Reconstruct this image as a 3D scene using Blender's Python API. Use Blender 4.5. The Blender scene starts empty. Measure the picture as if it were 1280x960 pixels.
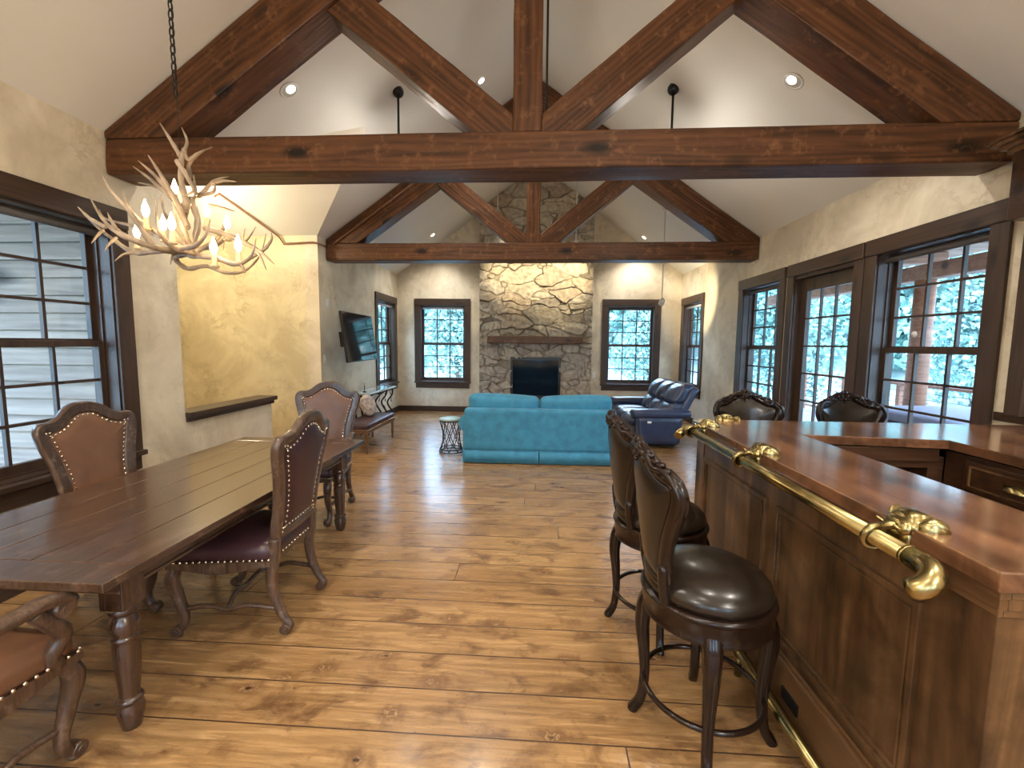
import bpy, bmesh, math, random
from mathutils import Vector, Matrix, Euler, noise
R = math.radians
PI = math.pi
random.seed(7)
scn = bpy.context.scene
col = scn.collection

# ------------------------------------------------------------------ camera
CAM_F, CAM_P, CAM_Y, CAM_R = 544.837, R(5.33), R(3.392), R(0.532)
def make_camera():
    r0 = Vector((math.cos(CAM_Y), math.sin(CAM_Y), 0))
    fh = Vector((-math.sin(CAM_Y), math.cos(CAM_Y), 0))
    f = fh * math.cos(CAM_P) + Vector((0, 0, -math.sin(CAM_P)))
    u0 = fh * math.sin(CAM_P) + Vector((0, 0, math.cos(CAM_P)))
    d0 = -u0
    r = r0 * math.cos(CAM_R) - d0 * math.sin(CAM_R)
    d = r0 * math.sin(CAM_R) + d0 * math.cos(CAM_R)
    up = -d
    m = Matrix(((r.x, up.x, -f.x, 0), (r.y, up.y, -f.y, 0), (r.z, up.z, -f.z, 1.6), (0, 0, 0, 1)))
    cd = bpy.data.cameras.new('camera'); cam = bpy.data.objects.new('camera', cd); col.objects.link(cam)
    cam.matrix_world = m
    cd.sensor_fit = 'HORIZONTAL'; cd.sensor_width = 36; cd.lens = CAM_F / 1280 * 36
    cd.clip_start = .02; cd.clip_end = 400
    scn.camera = cam
make_camera()

# ------------------------------------------------------------------ world, exposure
SKY_STRENGTH = 11.0
w = bpy.data.worlds.new('sky'); scn.world = w; w.use_nodes = True
nt = w.node_tree; nt.nodes.clear()
out = nt.nodes.new('ShaderNodeOutputWorld'); bg = nt.nodes.new('ShaderNodeBackground')
tc = nt.nodes.new('ShaderNodeTexCoord'); sx = nt.nodes.new('ShaderNodeSeparateXYZ'); rp = nt.nodes.new('ShaderNodeValToRGB')
nt.links.new(tc.outputs['Generated'], sx.inputs[0]); nt.links.new(sx.outputs['Z'], rp.inputs[0])
rp.color_ramp.elements[0].position = 0.0; rp.color_ramp.elements[0].color = (.62, .80, 1.0, 1)
rp.color_ramp.elements[1].position = .6; rp.color_ramp.elements[1].color = (.42, .62, 1.0, 1)
nt.links.new(rp.outputs[0], bg.inputs[0]); bg.inputs[1].default_value = SKY_STRENGTH
nt.links.new(bg.outputs[0], out.inputs[0])
scn.view_settings.view_transform = 'Standard'; scn.view_settings.look = 'None'
scn.view_settings.exposure = 0.62; scn.view_settings.gamma = 1.0; scn.view_settings.use_curve_mapping = False
scn.cycles.max_bounces = 10; scn.cycles.diffuse_bounces = 6; scn.cycles.glossy_bounces = 4
scn.cycles.transparent_max_bounces = 16; scn.cycles.sample_clamp_indirect = 6
scn.cycles.caustics_reflective = False; scn.cycles.caustics_refractive = False
scn.cycles.use_denoising = True

sun_d = bpy.data.lights.new('sun', 'SUN'); sun_d.energy = 3; sun_d.angle = R(12); sun_d.color = (1, .97, .9)
sun_o = bpy.data.objects.new('sun', sun_d); col.objects.link(sun_o); sun_o.rotation_euler = Vector((0, .62, -.78)).to_track_quat('-Z', 'Y').to_euler()
WARM = (1.0, .93, .82)
CAN_POWER = 105
BULB_POWER = 2.6

def lamp(name, kind, loc, power, color, parent=None, **kw):
    ld = bpy.data.lights.new(name, kind); ld.energy = power; ld.color = color
    for k, v in kw.items(): setattr(ld, k, v)
    o = bpy.data.objects.new(name, ld); col.objects.link(o); o.location = loc
    if parent: o.parent = parent
    return o
# ------------------------------------------------------------------ room numbers
XL, XR = -3.25, 3.15
CX = -.05
YB, YF = 10.0, -3.4
EAVE, SLOPE = 3.143, .70
RIDGE = EAVE + SLOPE * (XR - CX)
def ceil_z(x): return RIDGE - SLOPE * abs(x - CX)

# ------------------------------------------------------------------ materials
MATS = {}
def newmat(name):
    m = bpy.data.materials.new(name); m.use_nodes = True
    nt = m.node_tree; b = nt.nodes['Principled BSDF']
    MATS[name] = m
    return m, nt, b
def N(nt, t, **kw):
    n = nt.nodes.new(t)
    for k, v in kw.items():
        if k in n.inputs: n.inputs[k].default_value = v
        else: setattr(n, k, v)
    return n
def ramp(nt, src, stops):
    r = nt.nodes.new('ShaderNodeValToRGB'); nt.links.new(src, r.inputs[0])
    e = r.color_ramp.elements
    while len(e) < len(stops): e.new(.5)
    for k, (p, c) in enumerate(stops):
        e[k].position = p; e[k].color = tuple(c) + (1,)
    return r
def mix(nt, fac, a, b, mode='MIX'):
    m = nt.nodes.new('ShaderNodeMix'); m.data_type = 'RGBA'; m.blend_type = mode
    for sock, v in ((0, fac), (6, a), (7, b)):
        if hasattr(v, 'links'): nt.links.new(v, m.inputs[sock])
        elif sock == 0: m.inputs[0].default_value = v
        else: m.inputs[sock].default_value = tuple(v) + (1,)
    return m.outputs[2]
def coords(nt, scale=(1, 1, 1), rot=(0, 0, 0), kind='Object'):
    t = nt.nodes.new('ShaderNodeTexCoord'); m = nt.nodes.new('ShaderNodeMapping')
    m.inputs['Scale'].default_value = scale; m.inputs['Rotation'].default_value = rot
    nt.links.new(t.outputs[kind], m.inputs[0]); return m.outputs[0]
def bump(nt, b, h, strength=.3, dist=.01):
    bp = nt.nodes.new('ShaderNodeBump'); bp.inputs['Strength'].default_value = strength; bp.inputs['Distance'].default_value = dist
    nt.links.new(h, bp.inputs['Height']); nt.links.new(bp.outputs[0], b.inputs['Normal'])

def wood(name, dark, lightc, axis=0, scale=3.0, rough=.45, bumpy=.25, knots=True, coat=0.0, worn=None, wave=.12, board=None, blotch=0.0, spec=None):
    m, nt, b = newmat(name)
    s = [scale * 4.5] * 3; s[axis] = scale * .45
    v = coords(nt, s)
    n1 = N(nt, 'ShaderNodeTexNoise', Scale=1.0, Detail=6.0, Roughness=.6, Distortion=1.2); nt.links.new(v, n1.inputs[0])
    wv = N(nt, 'ShaderNodeTexWave', Scale=.7, Distortion=14.0, Detail=3.0, bands_direction='XYZ'[(axis + 2) % 3]); wv.inputs['Detail Scale'].default_value = .8
    nt.links.new(v, wv.inputs[0])
    mx = mix(nt, wave, n1.outputs[0], wv.outputs[0])
    r = ramp(nt, mx, [(.25, dark), (.75, lightc)])
    c = r.outputs[0]
    if knots:
        s2 = [scale * 1.9] * 3; s2[axis] = scale * .7
        v2 = coords(nt, s2)
        vo = N(nt, 'ShaderNodeTexVoronoi', Scale=1.0, feature='F1'); nt.links.new(v2, vo.inputs[0])
        kr = ramp(nt, vo.outputs['Distance'], [(.10, (1, 1, 1)), (.24, (0, 0, 0))])
        c = mix(nt, kr.outputs[0], c, [x * .35 for x in dark])
    if worn:
        v3 = coords(nt, (6, 6, 6)); n3 = N(nt, 'ShaderNodeTexNoise', Scale=2.0, Detail=8.0, Roughness=.7); nt.links.new(v3, n3.inputs[0])
        wr = ramp(nt, n3.outputs[0], [(.55, (0, 0, 0)), (.72, (1, 1, 1))])
        c = mix(nt, wr.outputs[0], c, worn)
    if spec is not None: b.inputs['Specular IOR Level'].default_value = spec
    if blotch:
        vb = coords(nt); nb = N(nt, 'ShaderNodeTexNoise', Scale=4.0, Detail=5.0, Roughness=.65, Distortion=.8); nt.links.new(vb, nb.inputs[0])
        rb_ = ramp(nt, nb.outputs[0], [(.35, [1 - blotch] * 3), (.65, [1 + blotch * .6] * 3)]); c = mix(nt, 1.0, c, rb_.outputs[0], 'MULTIPLY')
    if board:
        ba, bw = board
        vb = coords(nt); sp_ = N(nt, 'ShaderNodeSeparateXYZ'); nt.links.new(vb, sp_.inputs[0])
        dv = N(nt, 'ShaderNodeMath', operation='DIVIDE'); nt.links.new(sp_.outputs['XYZ'.index(ba)], dv.inputs[0]); dv.inputs[1].default_value = bw
        fl = N(nt, 'ShaderNodeMath', operation='FLOOR'); nt.links.new(dv.outputs[0], fl.inputs[0])
        wn = N(nt, 'ShaderNodeTexWhiteNoise', noise_dimensions='1D'); nt.links.new(fl.outputs[0], wn.inputs['W'])
        rw = ramp(nt, wn.outputs['Value'], [(0, (.72, .70, .68)), (1, (1.25, 1.25, 1.25))]); c = mix(nt, 1.0, c, rw.outputs[0], 'MULTIPLY')
    nt.links.new(c, b.inputs['Base Color'])
    b.inputs['Roughness'].default_value = rough
    if coat: b.inputs['Coat Weight'].default_value = coat; b.inputs['Coat Roughness'].default_value = .15
    bump(nt, b, mx, bumpy, .006)
    return m

def plain(name, c, rough=.5, metal=0.0, var=.12, scale=8, coat=0.0, bumpy=0.0, sheen=0.0, spec=None):
    m, nt, b = newmat(name)
    v = coords(nt); n = N(nt, 'ShaderNodeTexNoise', Scale=float(scale), Detail=4.0); nt.links.new(v, n.inputs[0])
    r = ramp(nt, n.outputs[0], [(.3, [x * (1 - var) for x in c]), (.7, [min(1, x * (1 + var)) for x in c])])
    nt.links.new(r.outputs[0], b.inputs['Base Color']); b.inputs['Roughness'].default_value = rough; b.inputs['Metallic'].default_value = metal
    if coat: b.inputs['Coat Weight'].default_value = coat; b.inputs['Coat Roughness'].default_value = .12
    if sheen: b.inputs['Sheen Weight'].default_value = sheen
    if spec is not None: b.inputs['Specular IOR Level'].default_value = spec
    if bumpy: bump(nt, b, n.outputs[0], bumpy, .004)
    return m

def plaster(name, a, bb, vein):
    m, nt, b = newmat(name)
    v = coords(nt)
    n1 = N(nt, 'ShaderNodeTexNoise', Scale=1.3, Detail=8.0, Roughness=.62, Distortion=.6); nt.links.new(v, n1.inputs[0])
    n2 = N(nt, 'ShaderNodeTexNoise', Scale=3.2, Detail=10.0, Roughness=.72, Distortion=.5); nt.links.new(v, n2.inputs[0])
    r1 = ramp(nt, n1.outputs[0], [(.38, a), (.62, bb)])
    r2 = ramp(nt, n2.outputs[0], [(.455, (0, 0, 0)), (.5, (1, 1, 1)), (.545, (0, 0, 0))])
    n3 = N(nt, 'ShaderNodeTexNoise', Scale=1.9, Detail=5.0, Roughness=.6); nt.links.new(v, n3.inputs[0])
    r3 = ramp(nt, n3.outputs[0], [(.46, (0, 0, 0)), (.66, (.6, .6, .6))])
    f = N(nt, 'ShaderNodeMath', operation='MULTIPLY'); nt.links.new(r2.outputs[0], f.inputs[0]); nt.links.new(r3.outputs[0], f.inputs[1])
    nt.links.new(mix(nt, f.outputs[0], r1.outputs[0], vein), b.inputs['Base Color'])
    b.inputs['Roughness'].default_value = .48
    bump(nt, b, n2.outputs[0], .12, .01)
    return m

# floor: wide knotty planks laid across the room
def floor_mat():
    m, nt, b = newmat('plank_floor')
    v0 = coords(nt, (1, 1, 1))
    PH = .232
    sep = N(nt, 'ShaderNodeSeparateXYZ'); nt.links.new(v0, sep.inputs[0])
    def mth(op, a, bb=None, c=None):
        q = N(nt, 'ShaderNodeMath', operation=op)
        for k, x in enumerate((a, bb, c)):
            if x is None: continue
            if hasattr(x, 'links'): nt.links.new(x, q.inputs[k])
            else: q.inputs[k].default_value = x
        return q.outputs[0]
    row = mth('FLOOR', mth('DIVIDE', sep.outputs['Y'], PH))
    wn = N(nt, 'ShaderNodeTexWhiteNoise', noise_dimensions='1D'); nt.links.new(row, wn.inputs['W'])
    xs = mth('ADD', sep.outputs['X'], mth('MULTIPLY', wn.outputs['Value'], 4.9))
    cmb = N(nt, 'ShaderNodeCombineXYZ'); nt.links.new(xs, cmb.inputs[0]); nt.links.new(sep.outputs['Y'], cmb.inputs[1])
    br = N(nt, 'ShaderNodeTexBrick', Scale=1.0, offset=0.0, offset_frequency=2)
    br.inputs['Color1'].default_value = (0, 0, 0, 1); br.inputs['Color2'].default_value = (1, 1, 1, 1); br.inputs['Mortar'].default_value = (.5, .5, .5, 1)
    br.inputs['Mortar Size'].default_value = .0045; br.inputs['Mortar Smooth'].default_value = .5; br.inputs['Bias'].default_value = 0
    br.inputs['Brick Width'].default_value = 4.9; br.inputs['Row Height'].default_value = PH
    nt.links.new(cmb.outputs[0], br.inputs[0])
    add = N(nt, 'ShaderNodeVectorMath', operation='MULTIPLY_ADD'); nt.links.new(br.outputs['Color'], add.inputs[0]); add.inputs[1].default_value = (9, 5, 3); nt.links.new(cmb.outputs[0], add.inputs[2])
    def mapped(sc):
        mp = N(nt, 'ShaderNodeMapping'); mp.inputs['Scale'].default_value = sc; nt.links.new(add.outputs[0], mp.inputs[0]); return mp.outputs[0]
    g = N(nt, 'ShaderNodeTexNoise', Scale=1.0, Detail=8.0, Roughness=.66, Distortion=.9); nt.links.new(mapped((2.6, 42, 1)), g.inputs[0])
    gr = ramp(nt, g.outputs[0], [(.30, (.13, .060, .020)), (.5, (.32, .175, .068)), (.68, (.52, .32, .150))])
    pl = mix(nt, .35, gr.outputs[0], mix(nt, br.outputs['Color'], (.25, .13, .05), (.46, .275, .12)))
    # dark smudges where the stain soaked in
    sm = N(nt, 'ShaderNodeTexNoise', Scale=1.0, Detail=6.0, Roughness=.68, Distortion=.5); nt.links.new(mapped((4.2, 6.5, 1)), sm.inputs[0])
    sr = ramp(nt, sm.outputs[0], [(.50, (0, 0, 0)), (.66, (.9, .9, .9))])
    c = mix(nt, sr.outputs[0], pl, (.115, .052, .02))
    # knots with a dark halo and a light star of raised grain
    vo = N(nt, 'ShaderNodeTexVoronoi', Scale=1.0, Randomness=1.0); nt.links.new(mapped((3.1, 5.2, 1)), vo.inputs[0])
    wob = N(nt, 'ShaderNodeTexNoise', Scale=1.0, Detail=5.0, Roughness=.7); nt.links.new(mapped((26, 12, 1)), wob.inputs[0])
    dist = mth('ADD', vo.outputs['Distance'], mth('MULTIPLY', mth('SUBTRACT', wob.outputs[0], .5), .62))
    halo = ramp(nt, dist, [(.10, (.8, .8, .8)), (.30, (0, 0, 0))]); c = mix(nt, halo.outputs[0], c, (.15, .068, .026))
    star = ramp(nt, dist, [(.03, (0, 0, 0)), (.055, (.6, .6, .6)), (.075, (0, 0, 0))]); c = mix(nt, star.outputs[0], c, (.62, .42, .22))
    core = ramp(nt, vo.outputs['Distance'], [(.03, (1, 1, 1)), (.06, (0, 0, 0))]); c = mix(nt, core.outputs[0], c, (.05, .02, .008))
    # nail heads and pin knots
    v4 = N(nt, 'ShaderNodeTexVoronoi', Scale=1.0); nt.links.new(mapped((7, 11, 1)), v4.inputs[0])
    k4 = ramp(nt, v4.outputs['Distance'], [(.03, (.9, .9, .9)), (.06, (0, 0, 0))]); c = mix(nt, k4.outputs[0], c, (.06, .026, .01))
    mo = ramp(nt, br.outputs['Fac'], [(.3, (0, 0, 0)), (.9, (1, 1, 1))])
    c = mix(nt, mo.outputs[0], c, (.05, .022, .01))
    nt.links.new(c, b.inputs['Base Color'])
    rr = ramp(nt, g.outputs[0], [(.2, (.34, .34, .34)), (.8, (.22, .22, .22))]); nt.links.new(rr.outputs[0], b.inputs['Roughness'])
    b.inputs['Coat Weight'].default_value = .3; b.inputs['Coat Roughness'].default_value = .16
    h = mth('SUBTRACT', mth('ADD', sm.outputs[0], mth('MULTIPLY', g.outputs[0], .35)), br.outputs['Fac'])
    bump(nt, b, h, .4, .006)
    return m

def glass_mat():
    m = bpy.data.materials.new('window_glass'); m.use_nodes = True; nt = m.node_tree; nt.nodes.clear(); MATS['window_glass'] = m
    o = N(nt, 'ShaderNodeOutputMaterial'); tr = N(nt, 'ShaderNodeBsdfTransparent'); gl = N(nt, 'ShaderNodeBsdfGlossy'); mx = N(nt, 'ShaderNodeMixShader')
    tr.inputs[0].default_value = (.92, .97, .97, 1); gl.inputs['Roughness'].default_value = .02
    lw = N(nt, 'ShaderNodeLayerWeight'); lw.inputs[0].default_value = .5
    pw = N(nt, 'ShaderNodeMath', operation='POWER'); nt.links.new(lw.outputs['Facing'], pw.inputs[0]); pw.inputs[1].default_value = 5.0
    sc_ = N(nt, 'ShaderNodeMath', operation='MULTIPLY_ADD'); nt.links.new(pw.outputs[0], sc_.inputs[0]); sc_.inputs[1].default_value = .5; sc_.inputs[2].default_value = .025; nt.links.new(sc_.outputs[0], mx.inputs[0])
    nt.links.new(tr.outputs[0], mx.inputs[1]); nt.links.new(gl.outputs[0], mx.inputs[2]); nt.links.new(mx.outputs[0], o.inputs[0])
    return m
def emit(name, c, s):
    m = bpy.data.materials.new(name); m.use_nodes = True; nt = m.node_tree; nt.nodes.clear(); MATS[name] = m
    o = N(nt, 'ShaderNodeOutputMaterial'); e = N(nt, 'ShaderNodeEmission', Strength=s); e.inputs[0].default_value = tuple(c) + (1,)
    nt.links.new(e.outputs[0], o.inputs[0]); return m

M = {}
M['plaster'] = plaster('wall_plaster', (.52, .44, .32), (.74, .66, .51), (.34, .25, .15))
M['plaster_gold'] = plaster('stair_plaster', (.52, .44, .27), (.74, .66, .44), (.34, .26, .13))
M['ceiling'] = plain('ceiling_paint', (.74, .72, .67), .8, var=.02, scale=2)
M['floor'] = floor_mat()
M['beam'] = wood('timber_beam', (.026, .010, .004), (.140, .055, .020), 0, 2.2, .45, .5, worn=(.19, .085, .035), wave=.16, spec=.25)
M['trim'] = wood('dark_trim', (.024, .012, .007), (.065, .035, .021), 0, 3.0, .42, .2)
M['trim_v'] = wood('dark_trim_upright', (.024, .012, .007), (.065, .035, .021), 2, 3.0, .42, .2)
M['table'] = wood('table_wood', (.030, .014, .008), (.105, .056, .032), 1, 2.6, .25, .22, knots=False, coat=.35, worn=(.15, .085, .05))
M['table_leg'] = wood('table_leg_wood', (.022, .010, .006), (.075, .036, .020), 2, 3, .25, .15, knots=False, coat=.4)
M['chair_wood'] = wood('carved_chair_wood', (.032, .016, .010), (.12, .068, .042), 2, 7, .33, .35, knots=False, coat=.25, worn=(.22, .15, .105))
M['leather_tan'] = plain('tan_leather', (.16, .075, .040), .36, var=.22, scale=5, bumpy=.15)
M['leather_plum'] = plain('plum_leather', (.045, .018, .022), .38, var=.15, scale=6, bumpy=.15)
M['nail'] = plain('brass_nails', (.85, .74, .60), .22, 1.0, var=.1)
M['stool_wood'] = wood('espresso_wood', (.006, .0028, .0018), (.022, .010, .006), 2, 5, .20, .06, knots=False, coat=.12, spec=.3)
M['stool_leather'] = plain('dark_leather', (.017, .011, .007), .27, var=.2, scale=7, bumpy=.12, coat=.1, spec=.4)
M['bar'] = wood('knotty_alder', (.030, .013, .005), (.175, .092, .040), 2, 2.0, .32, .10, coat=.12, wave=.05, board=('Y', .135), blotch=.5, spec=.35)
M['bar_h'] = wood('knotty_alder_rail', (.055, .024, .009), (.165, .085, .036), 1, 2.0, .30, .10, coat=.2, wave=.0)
M['bar_dark'] = wood('dark_cabinet_wood', (.026, .010, .005), (.075, .034, .016), 0, 2.5, .3, .1, coat=.2)  # darker brown wood for inner cabinets, backsplash and wall cabinet
M['counter'] = wood('copper_toned_worktop', (.085, .034, .016), (.26, .125, .064), 1, 1.6, .15, .02, knots=True, coat=.6, wave=0.0, board=('X', .11), blotch=.4)
M['brass'] = plain('brass', (.32, .25, .11), .27, 1.0, var=.25, scale=18, bumpy=.1)
M['black'] = plain('black_metal', (.012, .012, .013), .35, .5, var=.1)
M['iron'] = plain('dark_iron', (.03, .028, .026), .5, .6, var=.3, scale=30, bumpy=.3)
M['antler'] = plain('antler', (.34, .25, .17), .48, var=.5, scale=9, bumpy=.3)
M['teal'] = plain('teal_velvet', (.036, .22, .36), .75, var=.2, scale=10, sheen=.12, bumpy=.1)
M['navy'] = plain('navy_leather', (.030, .045, .095), .30, var=.2, scale=7, bumpy=.1, coat=.2)
M['white'] = plain('white_enamel', (.75, .73, .69), .4, var=.02)
M['reflector'] = plain('can_reflector', (.70, .68, .62), .3, .7, var=.05)
M['glass'] = glass_mat()
M['can_glow'] = emit('can_lamp_glow', (1, .93, .80), 9)
M['bulb_glow'] = emit('candle_bulb_glow', (1, .78, .45), 26)
M['candle'] = plain('candle_sleeve', (.72, .55, .33), .6, var=.1)
M['copper'] = plain('brown_painted_pipe', (.24, .12, .06), .4, .3, var=.2, scale=20)
M['screen'] = plain('dark_screen', (.006, .007, .009), .06, var=.05, spec=.9)
M['firebox'] = plain('black_firebox', (.008, .008, .010), .35, var=.2)
M['fireglass'] = plain('firebox_glass', (.006, .008, .014), .08, var=.1)
M['log'] = plain('charred_log', (.03, .024, .02), .8, var=.5, scale=14, bumpy=.4)
M['mantel'] = wood('mantel_timber', (.06, .027, .014), (.17, .085, .045), 0, 2.5, .55, .6, worn=(.33, .17, .09))
M['tabletop_teal'] = plain('worn_teal_top', (.30, .42, .40), .3, var=.2)
M['cream_fabric'] = plain('patterned_cloth', (.45, .38, .34), .8, var=.6, scale=22)
M['bench_top'] = wood('bench_wood', (.07, .03, .014), (.22, .11, .05), 1, 4, .4, .2)
M['clear_top'] = plain('pale_glass_top', (.42, .52, .56), .05, var=.05, coat=.5)
M['siding'] = wood('weathered_log_siding', (.12, .09, .07), (.33, .265, .215), 0, 1.3, .75, .5)
M['porch'] = wood('porch_timber', (.20, .07, .035), (.42, .19, .11), 0, 1.5, .6, .3)
M['deck'] = wood('deck_boards', (.24, .23, .25), (.42, .41, .44), 1, 1.2, .7, .2, knots=False)
M['grass'] = plain('meadow', (.32, .40, .38), .9, var=.35, scale=.6)
M['bark'] = plain('bark', (.16, .13, .11), .9, var=.4, scale=12, bumpy=.4)
M['leaf'] = plain('tree_leaves', (.19, .34, .30), .7, var=.65, scale=1.6)
M['leaf2'] = plain('pale_tree_leaves', (.27, .42, .38), .7, var=.5, scale=1.8)
M['tub'] = plain('lavender_grey_cover', (.22, .20, .28), .6, var=.1)
M['shade'] = plain('roller_shade_fabric', (.10, .09, .09), .8, var=.1)
M['shade_pale'] = plain('pale_shade_fabric', (.66, .62, .66), .8, var=.05)

# ------------------------------------------------------------------ helpers
def tag(o, label=None, cat=None, group=None, kind=None):
    if label: o['label'] = label
    if cat: o['category'] = cat
    if group: o['group'] = group
    if kind: o['kind'] = kind
    return o
def empty(name, loc=(0, 0, 0), rz=0, parent=None):
    o = bpy.data.objects.new(name, None); col.objects.link(o); o.location = loc; o.rotation_euler = (0, 0, rz)
    o.empty_display_size = .1
    if parent: o.parent = parent
    return o
def thing(name, label, cat, loc=(0, 0, 0), rz=0, group=None):
    return tag(empty(name, loc, rz), label, cat, group)
def dup(root, loc=None, rz=None, parent=None):
    c = root.copy(); col.objects.link(c)
    if loc is not None: c.location = loc
    if rz is not None: c.rotation_euler = (0, 0, rz)
    if parent is not None: c.parent = parent
    for ch in list(root.children):
        dup(ch, parent=c)
    return c

class MB:
    def __init__(s): s.v = []; s.f = []; s.smooth = []
    def add(s, vs, fs, smooth=False):
        o = len(s.v); s.v += [tuple(v) for v in vs]; s.f += [tuple(i + o for i in f) for f in fs]; s.smooth += [smooth] * len(fs)
    def box(s, x0, x1, y0, y1, z0, z1):
        s.add([(x0, y0, z0), (x1, y0, z0), (x1, y1, z0), (x0, y1, z0), (x0, y0, z1), (x1, y0, z1), (x1, y1, z1), (x0, y1, z1)],
              [(0, 3, 2, 1), (4, 5, 6, 7), (0, 1, 5, 4), (1, 2, 6, 5), (2, 3, 7, 6), (3, 0, 4, 7)])
        return s
    def prism(s, poly, axis, a, b):
        """polygon extruded along axis; poly gives the other two coordinates in order"""
        def P(q, t):
            q = list(q); q.insert(axis, t); return q
        n = len(poly)
        s.add([P(q, a) for q in poly] + [P(q, b) for q in poly],
              [tuple(range(n))[::-1], tuple(range(n, 2 * n))] + [(i, (i + 1) % n, n + (i + 1) % n, n + i) for i in range(n)])
        return s
    def tube(s, pts, rad, n=10, sx=1, sy=1, closed=False, up=None, sq=1.0):
        pts = [Vector(p) for p in pts]
        if not hasattr(rad, '__len__'): rad = [rad] * len(pts)
        L = len(pts); base = len(s.v)
        t0 = (pts[1] - pts[0]).normalized()
        ref = Vector(up) if up else (Vector((0, 0, 1)) if abs(t0.z) < .9 else Vector((1, 0, 0)))
        nx = t0.cross(ref).normalized()
        for i, p in enumerate(pts):
            if closed: t = (pts[(i + 1) % L] - pts[i - 1]).normalized()
            else: t = (pts[min(i + 1, L - 1)] - pts[max(i - 1, 0)]).normalized()
            if up: nx = t.cross(Vector(up)).normalized()
            else: nx = (nx - t * nx.dot(t)).normalized()
            ny = nx.cross(t).normalized() * -1
            for k in range(n):
                a = 2 * PI * k / n + PI / n
                c, sn = math.cos(a), math.sin(a)
                if sq != 1.0:
                    c = math.copysign(abs(c) ** sq, c); sn = math.copysign(abs(sn) ** sq, sn)
                s.v.append(tuple(p + nx * (c * rad[i] * sx) + ny * (sn * rad[i] * sy)))
        R_ = L if closed else L - 1
        for i in range(R_):
            j = (i + 1) % L
            for k in range(n):
                k2 = (k + 1) % n
                s.f.append((base + i * n + k, base + i * n + k2, base + j * n + k2, base + j * n + k)); s.smooth.append(True)
        if not closed:
            s.f.append(tuple(base + k for k in range(n))[::-1]); s.smooth.append(False)
            s.f.append(tuple(base + (L - 1) * n + k for k in range(n))); s.smooth.append(False)
        return s
    def lathe(s, prof, n=24, c=(0, 0, 0), ax=2, sx=1, sy=1):
        base = len(s.v); L = len(prof)
        for r, z in prof:
            for k in range(n):
                a = 2 * PI * k / n
                q = [r * math.cos(a) * sx, r * math.sin(a) * sy]; q.insert(ax, z)
                s.v.append((q[0] + c[0], q[1] + c[1], q[2] + c[2]))
        for i in range(L - 1):
            for k in range(n):
                k2 = (k + 1) % n
                s.f.append((base + i * n + k, base + i * n + k2, base + (i + 1) * n + k2, base + (i + 1) * n + k)); s.smooth.append(True)
        if prof[0][0] > 1e-5: s.f.append(tuple(base + k for k in range(n))[::-1]); s.smooth.append(False)
        if prof[-1][0] > 1e-5: s.f.append(tuple(base + (L - 1) * n + k for k in range(n))); s.smooth.append(False)
        return s
    def ball(s, c, r, n=10, sc=(1, 1, 1), m=6):
        prof = [(r * math.sin(PI * i / m), -r * math.cos(PI * i / m)) for i in range(m + 1)]
        b = MB(); b.lathe(prof, n)
        s.add([(v[0] * sc[0] + c[0], v[1] * sc[1] + c[1], v[2] * sc[2] + c[2]) for v in b.v], b.f, True)
        return s
    def soft(s, x0, x1, y0, y1, z0, z1, r=.04, n=10, puff=(0, 0, 0), fn=None):
        """rounded, optionally puffed box"""
        cx, cy, cz = (x0 + x1) / 2, (y0 + y1) / 2, (z0 + z1) / 2
        h = ((x1 - x0) / 2, (y1 - y0) / 2, (z1 - z0) / 2); r = min(r, *h)
        base = {}
        vs = []; fs = []
        def vid(i, j, k):
            key = (i, j, k)
            if key in base: return base[key]
            u = [2 * q / n - 1 for q in key]
            u = [math.copysign(1 - (1 - abs(q)) ** 1.35, q) for q in u]
            p = Vector((u[0] * h[0], u[1] * h[1], u[2] * h[2]))
            inn = Vector([max(-(h[a] - r), min(h[a] - r, p[a])) for a in range(3)])
            d = p - inn
            if d.length > 1e-9: p = inn + d.normalized() * r
            for a in range(3):
                o_ = [q for q in range(3) if q != a]
                p[a] += math.copysign(1, u[a]) * abs(u[a]) * puff[a] * (1 - u[o_[0]] ** 2) * (1 - u[o_[1]] ** 2)
            p = p + Vector((cx, cy, cz))
            if fn: p = Vector(fn(p, u))
            base[key] = len(vs); vs.append(tuple(p)); return base[key]
        for a in range(n):
            for b_ in range(n):
                for side in (0, n):
                    for axis in range(3):
                        q = []
                        for da, db in ((0, 0), (1, 0), (1, 1), (0, 1)):
                            t = [a + da, b_ + db]; t.insert(axis, side); q.append(vid(*t))
                        flip = (side == 0) ^ (axis == 1)
                        fs.append(tuple(q[::-1]) if flip else tuple(q))
        s.add(vs, fs, True); return s
    def xf(s, mat):
        s.v = [tuple(mat @ Vector(v)) for v in s.v]; return s
    def build(s, name, mat, parent=None, bev=0, loc=None, rot=None, auto=True, kind=None, label=None):
        me = bpy.data.meshes.new(name); me.from_pydata(s.v, [], s.f); me.update()
        for p, sm in zip(me.polygons, s.smooth): p.use_smooth = sm
        if mat is not None: me.materials.append(M[mat] if isinstance(mat, str) else mat)
        bm = bmesh.new(); bm.from_mesh(me); bmesh.ops.recalc_face_normals(bm, faces=bm.faces[:]); bm.to_mesh(me); bm.free()
        o = bpy.data.objects.new(name, me); col.objects.link(o)
        if parent: o.parent = parent
        if loc is not None: o.location = loc
        if rot is not None: o.rotation_euler = rot
        if bev:
            md = o.modifiers.new('bevel', 'BEVEL'); md.width = bev; md.segments = 2; md.limit_method = 'ANGLE'; md.angle_limit = R(40)
        if kind: o['kind'] = kind
        if label: o['label'] = label
        return o

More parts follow.
